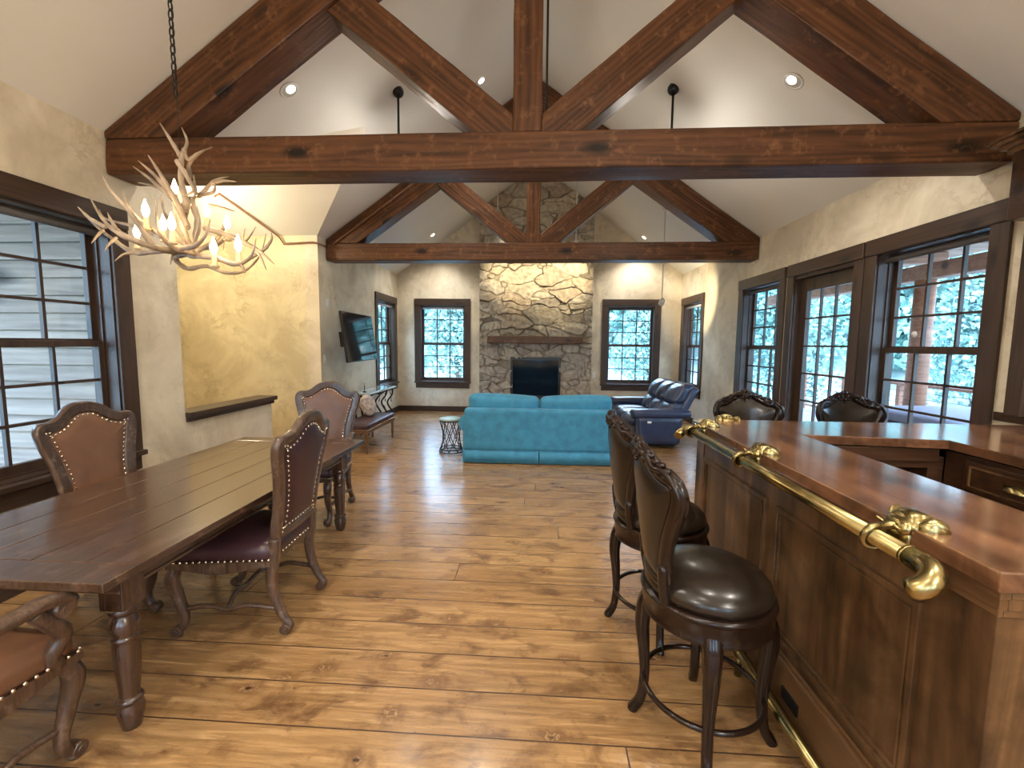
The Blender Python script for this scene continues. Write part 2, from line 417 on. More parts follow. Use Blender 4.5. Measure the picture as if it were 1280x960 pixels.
def spline(pts, per=8, closed=False):
    P = [Vector(p) for p in pts]; n = len(P); outp = []
    rng = range(n) if closed else range(n - 1)
    for i in rng:
        if closed: a, b, c, d = P[i - 1], P[i], P[(i + 1) % n], P[(i + 2) % n]
        else: a, b, c, d = P[max(i - 1, 0)], P[i], P[i + 1], P[min(i + 2, n - 1)]
        for k in range(per):
            t = k / per
            outp.append(.5 * ((2 * b) + (c - a) * t + (2 * a - 5 * b + 4 * c - d) * t * t + (3 * b - a - 3 * c + d) * t ** 3))
    if not closed: outp.append(P[-1])
    return outp
def lerps(vals, n):
    o = []
    for i in range(n):
        t = i / (n - 1) * (len(vals) - 1); k = min(int(t), len(vals) - 2); o.append(vals[k] + (vals[k + 1] - vals[k]) * (t - k))
    return o
def struct(o): o['kind'] = 'structure'; return o
# ================================================================== SETTING
struct(MB().box(-5.4, XR + .2, YF - .2, YB + .2, -.12, 0).build('floor', 'floor'))

# ceiling: two main slopes with a cross gable over the stair opening
GY0, GY1 = 3.80, 6.36
GYM = (GY0 + GY1) / 2; GX = XL + (GY1 - GY0) / 2; GZ = EAVE + SLOPE * (GYM - GY0)
cm = MB()
def cz(x, y): return (x, y, ceil_z(x))
left = [(XL - .2, YF - .2), (XL - .2, GY0 - .2 * 0), (XL, GY0), (GX, GYM), (XL, GY1), (XL - .2, GY1), (XL - .2, YB + .2), (CX, YB + .2), (CX, YF - .2)]
cm.add([cz(*q) for q in left], [tuple(range(len(left)))])
right = [(CX, YF - .2), (CX, YB + .2), (XR + .2, YB + .2), (XR + .2, YF - .2)]
cm.add([cz(*q) for q in right], [(0, 1, 2, 3)])
XS = -5.4
cm.add([(XL, GY0, EAVE), (GX, GYM, GZ), (XS, GYM, GZ), (XS, GY0, EAVE)], [(0, 1, 2, 3)])
cm.add([(XL, GY1, EAVE), (GX, GYM, GZ), (XS, GYM, GZ), (XS, GY1, EAVE)], [(3, 2, 1, 0)])
struct(cm.build('ceiling', 'ceiling'))

def wall_pieces(mb, axis, a, b, u0, u1, z0, z1, holes):
    """wall slab between a..b along axis (0: x, 1: y), u runs along the other axis, holes = (u0,u1,z0,z1)"""
    us = sorted(set([u0, u1] + [h[0] for h in holes] + [h[1] for h in holes])); zs = sorted(set([z0, z1] + [h[2] for h in holes] + [h[3] for h in holes]))
    for i in range(len(us) - 1):
        run = None
        for k in range(len(zs) - 1):
            uc, zc = (us[i] + us[i + 1]) / 2, (zs[k] + zs[k + 1]) / 2
            if any(h[0] < uc < h[1] and h[2] < zc < h[3] for h in holes): continue
            if axis == 0: mb.box(a, b, us[i], us[i + 1], zs[k], zs[k + 1])
            else: mb.box(us[i], us[i + 1], a, b, zs[k], zs[k + 1])
    return mb
WU, WZ0, WZ1 = 1.30, .55, 2.60          # outer size of the window casing
OW = .52; OZ0, OZ1 = .70, 2.455          # opening
win_left_y = [2.68, 9.22]; win_right_y = [3.83, 6.50, 9.25]; win_back_x = [-2.21, 2.07]
door_y = 5.15
H = lambda c: (c - OW, c + OW, OZ0, OZ1)
T = .2
mb = MB(); wall_pieces(mb, 0, XL - T, XL, YF, GY0, 0, EAVE, [H(win_left_y[0])])
wall_pieces(mb, 0, XL - T, XL, GY1, YB, 0, EAVE, [H(win_left_y[1])])
struct(mb.build('wall_left', 'plaster'))
struct(MB().box(XL - .17, XL, GY0, 5.10, 0, .885).build('wall_stair_low', 'plaster'))
struct(MB().box(XS, XL - T, GY1, GY1 + T, -.1, EAVE + .01).build('wall_stair_back', 'plaster_gold'))
mb = MB().box(XS, XL - .201, GY0 - .14, GY0 - .001, -.3, EAVE)
struct(mb.build('wall_stair_front', 'plaster_gold'))
mb = MB().prism([(GY0 - .14, -.3), (GY1 + T, -.3), (GY1 + T, EAVE), (GYM, GZ + .1), (GY0 - .14, EAVE)], 0, XS - T, XS)
struct(mb.build('wall_stair_end', 'plaster_gold'))
mb = MB(); wall_pieces(mb, 0, XR, XR + T, YF, YB, 0, EAVE, [H(c) for c in win_right_y] + [(door_y - .53, door_y + .53, 0, 2.455)])
struct(mb.build('wall_right', 'plaster'))
mb = MB(); wall_pieces(mb, 1, YB, YB + T, XL - T, XR + T, 0, EAVE, [H(c) for c in win_back_x])
mb.prism([(XL - T, EAVE), (XR + T, EAVE), (CX, RIDGE + .12)], 1, YB, YB + T)
struct(mb.build('wall_back', 'plaster'))
mb = MB(); wall_pieces(mb, 1, YF - T, YF, XL - T, XR + T, 0, EAVE, [H(c) for c in (-2.1, -.05, 2.0)]); mb.prism([(XL - T, EAVE), (XR + T, EAVE), (CX, RIDGE + .12)], 1, YF - T, YF)
struct(mb.build('wall_front', 'plaster'))

# baseboards and the cap on the low stair wall
def baseboard(nm, segs):
    mb = MB()
    for x0, x1, y0, y1 in segs: mb.box(x0, x1, y0, y1, 0, .125); 
    struct(mb.build(nm, 'trim', bev=.006))
baseboard('baseboard_left', [(XL, XL + .02, YF, 5.10), (XL, XL + .02, GY1, YB)])
baseboard('baseboard_right', [(XR - .02, XR, YF, door_y - .66), (XR - .02, XR, door_y + .66, YB)])
baseboard('baseboard_back', [(XL, -1.36, YB - .02, YB), (1.22, XR, YB - .02, YB)])
mb = MB().box(XL - .20, XL + .055, GY0 - .0, 5.15, .885, .935); mb.box(XL - .0, XL + .03, GY0, 5.12, .845, .885)
struct(mb.build('trim_1', 'trim', bev=.006, label='dark wooden cap on the low stair wall'))

# ---------------------------------------------------------------- windows
def rect_frame(mb, x0, x1, z0, z1, w, y0, y1, wb=None, wt=None):
    wb = wb or w; wt = wt or w
    mb.box(x0, x0 + w, y0, y1, z0, z1); mb.box(x1 - w, x1, y0, y1, z0, z1)
    mb.box(x0 + w, x1 - w, y0, y1, z0, z0 + wb); mb.box(x0 + w, x1 - w, y0, y1, z1 - wt, z1)
def sash(nm, root, z0, z1, y, wb=.06, wt=.045, stile=.048, cols=3, rows=3, x0=-OW + .012, x1=OW - .012):
    mb = MB(); rect_frame(mb, x0, x1, z0, z1, stile, y - .02, y + .02, wb, wt)
    gx0, gx1, gz0, gz1 = x0 + stile, x1 - stile, z0 + wb, z1 - wt
    s = mb.build(nm, 'trim_v', root, bev=.003)
    mt = MB()
    for i in range(1, cols):
        x = gx0 + (gx1 - gx0) * i / cols; mt.box(x - .010, x + .010, y - .014, y + .014, gz0, gz1)
    for i in range(1, rows):
        z = gz0 + (gz1 - gz0) * i / rows; mt.box(gx0, gx1, y - .0135, y + .0135, z - .010, z + .010)
    mt.build('glazing_bars', 'trim_v', s)
    MB().box(gx0 - .005, gx1 + .005, y - .002, y + .002, gz0 - .005, gz1 + .005).build('pane', 'glass', s)
    return s
def make_window(nm, loc, rz):
    root = struct(empty(nm, loc, rz))
    mb = MB()
    rect_y0 = -.024
    mb.box(-.65, -.65 + .135, rect_y0, 0, WZ0 + .13, WZ1 - .15); mb.box(.515, .65, rect_y0, 0, WZ0 + .13, WZ1 - .15)
    c = mb.build('casing', 'trim_v', root, bev=.004)
    MB().box(-.648, .648, -.034, 0, WZ1 - .15, WZ1).build('head_casing', 'trim', root, bev=.005)
    MB().box(-.66, .66, -.055, .10, WZ0 + .115, WZ0 + .155).build('sill', 'trim', root, bev=.006)
    MB().box(-.63, .63, -.026, 0, WZ0, WZ0 + .115).build('apron', 'trim', root, bev=.004)
    mb = MB(); rect_frame(mb, -OW, OW, OZ0, OZ1, .016, 0, .20)
    rect_frame(mb, -OW + .016, OW - .016, OZ0 + .016, OZ1 - .016, .014, .085, .094)
    mb.build('jamb', 'trim_v', root)
    sash('lower_sash', root, OZ0 + .016, 1.59, .115, wb=.075)
    sash('upper_sash', root, 1.545, OZ1 - .016, .160)
    MB().tube([(-.47, .045, 2.385), (.47, .045, 2.385)], .024, 12).build('roller_shade', 'shade_pale' if nm in ('window_2','window_5','window_6') else 'shade', root)
    return root
wins = []
k = 1
spec = [((XL, y), PI / 2) for y in win_left_y] + [((XR, y), -PI / 2) for y in win_right_y] + [((x, YB), 0) for x in win_back_x] + [((x, YF), PI) for x in (-2.1, -.05, 2.0)]  # last three: unseen front-wall windows added for bluish fill and reflections
for (p, rz) in spec:
    wloc = (p[0], p[1], 0)
    make_window('window_%d' % k, wloc, rz); k += 1
# round white sticker on the right window's glass
st = MB().lathe([(0, 0), (.028, 0), (.028, .003), (0, .003)], 20, ax=1).build('round_sticker', 'white', None, loc=(XR + .17 - .03, 4.05, 1.71), rot=(0, 0, PI / 2))
tag(st, 'round white sticker on the glass of the largest right-hand window', 'sticker')

# glazed door
root = struct(empty('door_1', (XR, door_y, 0), -PI / 2))
mb = MB().box(-.65, -.52, -.024, 0, 0, 2.45); mb.box(.52, .65, -.024, 0, 0, 2.45); mb.build('casing', 'trim_v', root, bev=.004)
MB().box(-.648, .648, -.034, 0, 2.45, 2.60).build('head_casing', 'trim', root, bev=.005)
mb = MB(); mb.box(-.53, -.51, 0, .2, 0, 2.455); mb.box(.51, .53, 0, .2, 0, 2.455); mb.box(-.51, .51, 0, .2, 2.41, 2.455); mb.box(-.51, .51, 0, .2, 0, .02); mb.build('jamb', 'trim_v', root)
lf = sash('leaf', root, .022, 2.408, .09, wb=.26, wt=.15, stile=.13, cols=3, rows=6, x0=-.508, x1=.508)
mb = MB().lathe([(0, 0), (.03, 0), (.03, -.01), (.012, -.014), (.012, -.04), (.028, -.05), (.030, -.065), (.02, -.078), (0, -.08)], 16, c=(.44, .07, 1.0), ax=1)
mb.build('knob', 'black', lf)

# ---------------------------------------------------------------- roof trusses
def xz_prism(nm, poly, y0, y1, mat, parent, org, ang=0):
    """prism in the XZ plane; object rotated so its local x follows the grain"""
    rot = Matrix.Rotation(ang, 4, 'Y')
    inv = rot.inverted()
    o = Vector((poly[0][0], 0, poly[0][1]))
    pl = [inv @ (Vector((a, 0, b)) - o) for a, b in poly]
    mb = MB().prism([(q.x, q.z) for q in pl], 1, y0, y1)
    ob = mb.build(nm, mat, parent, loc=(o.x - org[0], 0, o.z - org[2]), rot=(0, ang, 0))
    md = ob.modifiers.new('bevel', 'BEVEL'); md.width = .012; md.segments = 2; md.limit_method = 'ANGLE'
    sd = ob.modifiers.new('sub', 'SUBSURF'); sd.subdivision_type = 'SIMPLE'; sd.levels = 3; sd.render_levels = 3
    dm = ob.modifiers.new('hewn', 'DISPLACE'); dm.texture = HEWN; dm.strength = .014; dm.mid_level = .5; dm.texture_coords = 'LOCAL'
    return ob
HEWN = bpy.data.textures.new('hewn', 'CLOUDS'); HEWN.noise_scale = .16
def truss(y, label):
    D = .27
    org = (CX, y, 2.80)
    root = thing('roof_truss', label, 'roof truss', org, 0, 'timber roof trusses')
    h = D / 2
    e = .012
    xl, xr = XL + e, XR - e
    TB, TT = 2.83, 3.085
    vt = .41
    xz_prism('tie_beam', [(xl, TB), (xr, TB), (xr, TT), (xl, TT)], -h, h, 'beam', root, org)
    a = math.atan(SLOPE)
    def cz2(x): return ceil_z(x) - e
    # rafters (plumb cut at the wall and at the ridge)
    xe = XL + (vt - (EAVE - TT)) / SLOPE
    xz_prism('rafter', [(xl, TT), (xl, cz2(xl)), (CX - .0, cz2(CX)), (CX - .0, cz2(CX) - vt), (xe, TT)], -h, h, 'beam', root, org, -a)
    xe2 = XR - (vt - (EAVE - TT)) / SLOPE
    xz_prism('rafter', [(xr, TT), (xr, cz2(xr)), (CX + .0, cz2(CX)), (CX + .0, cz2(CX) - vt), (xe2, TT)], -h, h, 'beam', root, org, a)
    xz_prism('king_post', [(CX - .15, TT), (CX + .05, TT), (CX + .05, cz2(CX) - vt + .03), (CX - .15, cz2(CX) - vt + .03)], -h + .01, h - .01, 'beam', root, org, PI / 2)
    # struts: from the foot of the king post up to the rafters
    for sgn in (-1, 1):
        x0 = CX - .15 if sgn < 0 else CX + .05
        x0 += 0
        s = .80
        # lower edge starts at x0+sgn*.27 on the tie beam
        xa = x0 + sgn * .27
        def rl(x): return ceil_z(x) - e - vt
        # lower edge meets rafter: TT + s*(d) = rl
        def meet(xs, zs):
            d = 0
            while zs + s * d < rl(xs + sgn * d) and d < 3: d += .005
            return (xs + sgn * d, zs + s * d)
        lo = meet(xa, TT); up = meet(x0, TT + .12)
        xz_prism('strut', [(x0, TT), (xa, TT), lo, up, (x0, TT + .12)], -h + .02, h - .02, 'beam', root, org, -sgn * math.atan(s))
    return root
truss(3.335 + .0, 'large timber roof truss nearest the camera, above bar and table')
truss(6.73, 'farther timber roof truss spanning the room above the teal sofa')

# ---------------------------------------------------------------- stone fireplace
FX0, FX1, FY = -1.31, 1.17, 9.74
fp = thing('fireplace', 'tall rough stone fireplace and chimney between the two end windows', 'fireplace', ((FX0 + FX1) / 2, FY, 0))
def stone_face():
    nx, nz = 190, 400
    ztop = RIDGE
    vs = []; fs = []; cols = []
    fcx = (FX0 + FX1) / 2
    for j in range(nz + 1):
        z = j / nz * ztop
        for i in range(nx + 1):
            x = FX0 + (FX1 - FX0) * i / nx
            zz = min(z, ceil_z(x) - .005)
            wx = x + .10 * noise.noise(Vector((x * 1.9, z * 1.9, 3))) + .03 * noise.noise(Vector((x * 7, z * 7, 3))); wz = z + .09 * noise.noise(Vector((x * 2.1, z * 2.1, 9))) + .03 * noise.noise(Vector((x * 6, z * 6, 8)))
            big = 1.0 if z > 1.75 else 1.35
            sxx, szz = 1.9 * big, 3.4 * big
            d, pts = noise.voronoi(Vector((wx * sxx, wz * szz, 1.7 if z > 1.75 else 5.1)), distance_metric='MANHATTAN' if noise.noise(Vector((x * .9, z * .9, 20))) > 0 else 'DISTANCE', exponent=2.5)
            edge = d[1] - d[0]
            c = pts[0]
            hsh = noise.cell(Vector((c.x * 7.3, c.y * 5.1, c.z * 3.3)))
            h2 = noise.cell(Vector((c.x * 3.1 + 40, c.y * 9.7, c.z)))
            g = min(1, edge / .085); g = g * g * (3 - 2 * g)
            tilt = (wx * sxx - c.x) * (hsh * 1.0) * .05 + (wz * szz - c.y) * (h2) * .06
            rough = noise.fractal(Vector((x * 9, z * 9, 4)), 1.0, 2.0, 5) * .020 + abs(noise.noise(Vector((x * 4 + hsh * 9, z * 5, 7)))) * .025
            h = .02 + g * (.018 + .03 * abs(hsh) + tilt + rough)
            vs.append((x - fcx, -h, zz))
            t = .5 + .5 * hsh; u = .5 + .5 * h2
            base = Vector((.36, .31, .23)) * (1 - t) + Vector((.56, .49, .37)) * t
            base = base * (.72 + .5 * u)
            if u > .72: base = base * .75 + Vector((.30, .26, .25)) * .25
            if u < .2: base = Vector((.42, .34, .25))
            if z < 1.62: base = base * .6 + Vector((.33, .30, .30)) * .4  # window light below the mantel put into the stone colour as grey tint
            mort = Vector((.24, .20, .15))
            cc = mort * (1 - g) + base * g
            cc = cc * (1 + .35 * noise.noise(Vector((x * 14, z * 14, 1))))
            cols.append((max(.02, cc.x), max(.02, cc.y), max(.02, cc.z), 1))
    for j in range(nz):
        for i in range(nx):
            a = j * (nx + 1) + i
            fs.append((a, a + 1, a + nx + 2, a + nx + 1))
    # side skirts back to the wall
    L = []; Rr = []
    for j in range(nz + 1):
        L.append(len(vs)); vs.append((FX0 - fcx, YB - FY - .004, vs[j * (nx + 1)][2])); cols.append(cols[j * (nx + 1)])
    for j in range(nz + 1):
        Rr.append(len(vs)); vs.append((FX1 - fcx, YB - FY - .004, vs[j * (nx + 1) + nx][2])); cols.append(cols[j * (nx + 1) + nx])
    for j in range(nz):
        fs.append((L[j], j * (nx + 1), (j + 1) * (nx + 1), L[j + 1])); fs.append((j * (nx + 1) + nx, Rr[j], Rr[j + 1], (j + 1) * (nx + 1) + nx))
    # firebox hole
    bx0, bx1, bz0, bz1 = -.60 - fcx, .49 - fcx, .36, 1.29
    keep = []
    for f in fs:
        q = [vs[k_] for k_ in f]; mx_ = sum(p[0] for p in q) / 4; mz_ = sum(p[2] for p in q) / 4
        if bx0 + .03 < mx_ < bx1 - .03 and bz0 + .03 < mz_ < bz1 - .03 and q[0][1] < .01: continue
        keep.append(f)
    me = bpy.data.meshes.new('stone_chimney'); me.from_pydata(vs, [], keep); me.update()
    ca = me.color_attributes.new('stone', 'FLOAT_COLOR', 'POINT')
    for k_, c in enumerate(cols): ca.data[k_].color = c
    m, nt, b = newmat('field_stone')
    at = N(nt, 'ShaderNodeAttribute', attribute_name='stone'); nt.links.new(at.outputs['Color'], b.inputs['Base Color']); b.inputs['Roughness'].default_value = .8
    v = coords(nt); n_ = N(nt, 'ShaderNodeTexNoise', Scale=26.0, Detail=8.0, Roughness=.7); nt.links.new(v, n_.inputs[0]); bump(nt, b, n_.outputs[0], .6, .02)
    me.materials.append(m)
    o = bpy.data.objects.new('stone_chimney', me); col.objects.link(o); o.parent = fp
    return fcx
fcx = stone_face()
bx0, bx1, bz0, bz1 = -.60 - fcx, .49 - fcx, .36, 1.29
mb = MB(); rect_frame(mb, bx0 - .01, bx1 + .01, bz0 - .01, bz1 + .01, .05, -.075, .02, .09, .07)
fb = mb.build('firebox', 'firebox', fp, bev=.004, label='black metal firebox surround')
mb = MB().box(bx0, bx1, .19, .21, bz0, bz1); mb.box(bx0, bx0 + .01, 0, .2, bz0, bz1); mb.box(bx1 - .01, bx1, 0, .2, bz0, bz1); mb.box(bx0, bx1, 0, .2, bz0, bz0 + .01); mb.box(bx0, bx1, 0, .2, bz1 - .01, bz1)
mb.build('fire_chamber', 'firebox', fb)
MB().box(bx0 + .03, bx1 - .03, -.055, -.048, bz0 + .06, bz1 - .05).build('glass_screen', 'fireglass', fb)
mb = MB(); mb.tube([(-.2, .08, .50), (.25, .1, .53)], .05, 10); mb.tube([(-.1, .06, .56), (.15, .14, .60)], .04, 10); mb.build('logs', 'log', fb)
mb = MB().box(-1.11 - fcx, .95 - fcx, -.27, .02, 1.60, 1.755)
ob = mb.build('mantel', 'mantel', fp); md = ob.modifiers.new('b', 'BEVEL'); md.width = .012; md.segments = 2
sd = ob.modifiers.new('sub', 'SUBSURF'); sd.subdivision_type = 'SIMPLE'; sd.levels = 4; sd.render_levels = 4
dm = ob.modifiers.new('hewn', 'DISPLACE'); dm.texture = HEWN; dm.strength = .03; dm.texture_coords = 'LOCAL'
# ================================================================== BAR
BT = 1.105
bar = thing('bar_cabinet', 'knotty wood panelled bar front with framed panels, brass rail along it', 'bar cabinet', (1.26, 1.9, 0))
def bb(x0, x1, y0, y1, z0, z1, mb=None):
    mb = mb or MB(); mb.box(x0 - 1.26, x1 - 1.26, y0 - 1.9, y1 - 1.9, z0, z1); return mb
BF = 1.07
bb(BF, 1.46, 1.02, 2.93, 0, 1.0).build('body', 'bar', bar, bev=.003)
# stepped moulding below the worktop, along the front, the near end and the far side
mb = MB()
for x, z0, z1 in ((1.045, 1.035, 1.055), (1.050, 1.005, 1.037), (1.058, .985, 1.007)):
    d = BF - x
    bb(x, BF, 1.02 - d, 2.93 + d, z0, z1, mb); bb(BF, 1.46, 1.02 - d, 1.02, z0, z1, mb)
mb.build('crown_moulding', 'bar_h', bar, bev=.003)
mb = bb(BF - .018, BF, 1.005, 2.945, 0, .255); bb(BF - .024, BF, 1.0, 2.95, .255, .275, mb); bb(BF - .010, BF, 1.01, 2.94, .275, .29, mb)
bb(BF, 1.46, 1.002, 1.02, 0, .255, mb)
mb.build('plinth', 'bar_h', bar, bev=.004)
for y0, y1 in ((2.02, 2.77), (1.20, 1.93)):
    mb = MB(); z0, z1 = .335, .90
    def ringx(a, b, c, d, x0, x1, t):
        bb(x0, x1, a, a + t, c, d, mb); bb(x0, x1, b - t, b, c, d, mb); bb(x0, x1, a + t, b - t, c, c + t, mb); bb(x0, x1, a + t, b - t, d - t, d, mb)
    ringx(y0, y1, z0, z1, BF - .016, BF, .016); ringx(y0 + .016, y1 - .016, z0 + .016, z1 - .016, BF - .009, BF, .014); ringx(y0 + .03, y1 - .03, z0 + .03, z1 - .03, BF - .013, BF, .007)
    p = mb.build('panel_frame', 'bar', bar, bev=.002)
    bb(BF - .004, BF, y0 + .036, y1 - .036, z0 + .036, z1 - .036).build('panel_field', 'bar', p)
bb(BF - .026, BF - .016, 1.67, 1.78, .125, .175).build('outlet', 'black', bar, bev=.002, label='black electrical outlet in the plinth')
mb = bb(BF - .006, BF, 2.80, 2.92, .29, .98); mb.build('corner_stile', 'bar', bar, bev=.002)

farrun = thing('bar_cabinet', 'dark wood cabinet under the far run of worktop, open dark recess in it', 'bar cabinet', (2.0, 2.7, 0))
def fb_(x0, x1, y0, y1, z0, z1, mb=None):
    mb = mb or MB(); mb.box(x0 - 2.0, x1 - 2.0, y0 - 2.7, y1 - 2.7, z0, z1); return mb
mb = fb_(1.462, 3.14, 2.80, 2.93, 0, 1.0); fb_(1.462, 1.70, 2.49, 2.80, 0, 1.0, mb); fb_(1.70, 2.24, 2.49, 2.80, .935, 1.0, mb)
fb_(2.16, 2.24, 2.49, 2.80, 0, .935, mb)
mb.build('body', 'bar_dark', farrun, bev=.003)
mb = MB()
for d, z0, z1 in ((.025, 1.035, 1.055), (.02, 1.005, 1.037), (.012, .985, 1.007)): fb_(1.48, 3.14, 2.93, 2.93 + d, z0, z1, mb)
mb.build('crown_moulding', 'bar_h', farrun, bev=.003)
fb_(1.465, 2.2, 2.475, 2.49, .975, 1.05).build('apron_rail', 'bar_dark', farrun, bev=.003)
fb_(1.70, 2.16, 2.785, 2.80, 0.0, .935).build('back_panel', 'firebox', farrun)

rc = thing('drawer_cabinet', 'dark wood base cabinet with a panelled drawer along the right wall', 'cabinet', (2.7, 1.5, 0))
def rb(x0, x1, y0, y1, z0, z1, mb=None):
    mb = mb or MB(); mb.box(x0 - 2.7, x1 - 2.7, y0 - 1.5, y1 - 1.5, z0, z1); return mb
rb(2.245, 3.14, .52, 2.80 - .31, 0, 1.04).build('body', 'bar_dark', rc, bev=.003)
for (y0, y1) in ((1.86, 2.36), (1.30, 1.80)):
    mb = rb(2.225, 2.245, y0, y1, .86, 1.02)
    d = mb.build('drawer', 'bar_dark', rc, bev=.005)
    mb = MB()
    for a in ((y0 + .03, y1 - .03, .885, .893), (y0 + .03, y1 - .03, .987, .995), (y0 + .03, y0 + .038, .885, .995), (y1 - .038, y1 - .03, .885, .995)):
        rb(2.218, 2.226, *a, mb)
    mb.build('drawer_bead', 'bar', d)
    yc = (y0 + y1) / 2
    mb = MB(); n = 12
    vs = []; fs = []
    for i in range(n + 1):
        for j in range(7):
            a = PI * i / n; b = PI / 2 * j / 6
            vs.append((2.222 - 2.7 - .026 * math.sin(a) * math.cos(b) - .0, yc - 1.5 - .048 * math.cos(a), .925 + .030 * math.sin(b) * math.sin(a) + .0))
    for i in range(n):
        for j in range(6): k_ = i * 7 + j; fs.append((k_, k_ + 1, k_ + 8, k_ + 7))
    mb.add(vs, fs, True); mb.box(2.220 - 2.7, 2.226 - 2.7, yc - 1.5 - .05, yc - 1.5 + .05, .922, .957)
    mb.build('cup_pull', 'brass', d, label='brass cup pull')
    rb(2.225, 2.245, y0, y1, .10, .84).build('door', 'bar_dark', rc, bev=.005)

top = MB().prism([(1.03, .985), (1.485, .985), (1.485, 2.50), (2.20, 2.43), (2.17, .50), (3.145, .50), (3.145, 2.965), (1.06, 2.965), (1.03, 2.935)], 2, 1.056, BT)
top.xf(Matrix.Translation((-2.0, -2.0, 0)))
wt = top.build('bar_worktop', 'counter', None, bev=.004, loc=(2.0, 2.0, 0))
tag(wt, 'glossy reddish wood worktop wrapping round the bar in a U', 'worktop')
bs = MB().box(3.128, 3.149, .6, 3.16, BT + .001, 1.165).build('backsplash', 'bar_dark', None, bev=.003)
tag(bs, 'low wooden backsplash strip on the right wall at the end of worktop', 'backsplash')
uc = thing('wall_cabinet', 'wooden upper cabinet with crown moulding, cut off at the right edge', 'cabinet', (3.0, 2.6, 2.38))
mb = MB().box(-.12, .149, -.6, .36, 0, .42); mb.build('body', 'bar_dark', uc, bev=.004)
mb = MB()
for d, z0, z1 in ((.02, .40, .43), (.045, .43, .455), (.075, .455, .48), (.09, .48, .50)): mb.box(-.12 - d, .149, -.6, .36 + d, z0, z1)
mb.build('crown', 'bar', uc, bev=.004)
mb = MB().box(.03, .149, .30, .40, BT - 2.38 + .062, .0); mb.build('side_panel', 'trim_v', uc, bev=.004)

# brass arm rail, foot rail and elephant head brackets
ar = thing('arm_rail', 'long polished brass arm rail in front of the bar worktop', 'rail', (.965, 1.95, 1.062))
mb = MB(); rr = .024
mb.tube([(0, -.86, 0), (0, .86, 0)], rr, 20); mb.build('tube', 'brass', ar)
for s in (-1, 1):
    y = -.86 if s < 0 else .86
    mb = MB(); pth = []
    for k in range(9):
        a = k / 8 * PI * .80
        pth.append((-.75 * .040 * (1 - math.cos(a)), y + s * (.040 * math.sin(a)), -.66 * .040 * (1 - math.cos(a))))
    mb.tube([(0, y - s * .05, 0)] + pth, [.0265] + [.028] * 8 + [.027], 18)
    mb.tube([(0, y - s * .055, 0), (0, y - s * .045, 0)], [.029, .029], 18)
    e = Vector(pth[-1])
    mb.build('elbow', 'brass', ar, label='curled brass end elbow')
fr = thing('foot_rail', 'brass foot rail near the floor along the bar front', 'rail', (.995, 1.95, .12))
MB().tube([(0, -.93, 0), (0, .93, 0)], .024, 16).build('tube', 'brass', fr)
for y in (-.7, .1, .8):
    mb = MB().tube([(0, y, 0), (.0, y, -.12)], [.012, .018], 10); mb.tube([(0, y - .02, 0), (0, y + .02, 0)], .029, 14); mb.build('rail_support', 'brass', fr)
def bracket(loc, rz, label):
    # local: rail runs along y at x=0, counter edge at x=+.065, head lies over the counter edge
    root = thing('rail_bracket', label, 'bracket', loc, rz, 'brass elephant head rail brackets')
    ring = [(.031 * math.cos(a) - .002, .004 * math.sin(a * 2) , .031 * math.sin(a)) for a in [R(60) + R(300) * k / 20 for k in range(21)]]
    ring = [(.10, -.01, .028), (.06, .0, .034), (.035, 0, .036)] + [(q[0], q[1], q[2]) for q in ring]
    mb = MB(); n = len(ring); mb.tube(ring, lerps([.012, .0115, .010, .009, .008, .006], n), 10); mb.build('trunk', 'brass', root)
    mb = MB()
    mb.soft(.066, .150, -.048, .048, .030, .092, .034, 10, (.006, .006, .012))
    mb.ball((.125, -.052, .066), .034, 12, (1.15, .75, .95)); mb.ball((.078, -.022, .056), .022, 10); mb.ball((.120, .018, .086), .020, 10, (1.4, 1, .7)); mb.ball((.120, -.018, .086), .020, 10, (1.4, 1, .7))
    mb.soft(.068, .098, -.04, .04, -.03, .05, .012, 6)
    mb.xf(Matrix.Translation((-.016, 0, -.020)))
    h = mb.build('head', 'brass', root)
    for s in (-1, 1):
        e = MB(); e.ball((0, 0, 0), .038, 14, (.95, .22, .85)); e.xf(Matrix.Translation((.104, s * .060, .042)) @ Matrix.Rotation(s * R(22), 4, 'Z') @ Matrix.Rotation(-s * R(20), 4, 'X')); e.build('ear', 'brass', root)
        t = MB(); t.tube([(.062, s * .022, .028), (.040, s * .030, .034), (.022, s * .030, .050)], [.007, .006, .002], 8); t.build('tusk', 'brass', root)
    return root
b0 = bracket((.965, 1.255, 1.062), 0, 'brass elephant head bracket holding the near end of the arm rail')
b = dup(b0, (.965, 2.08, 1.062)); b['label'] = 'brass elephant head bracket at the middle of the arm rail'
b = dup(b0, (.965, 2.74, 1.062)); b['label'] = 'brass elephant head bracket near the far end of the arm rail'
b = dup(b0, (1.25, 3.03, 1.062), -PI / 2); b['label'] = 'brass bracket head peeking over the far edge of the worktop'

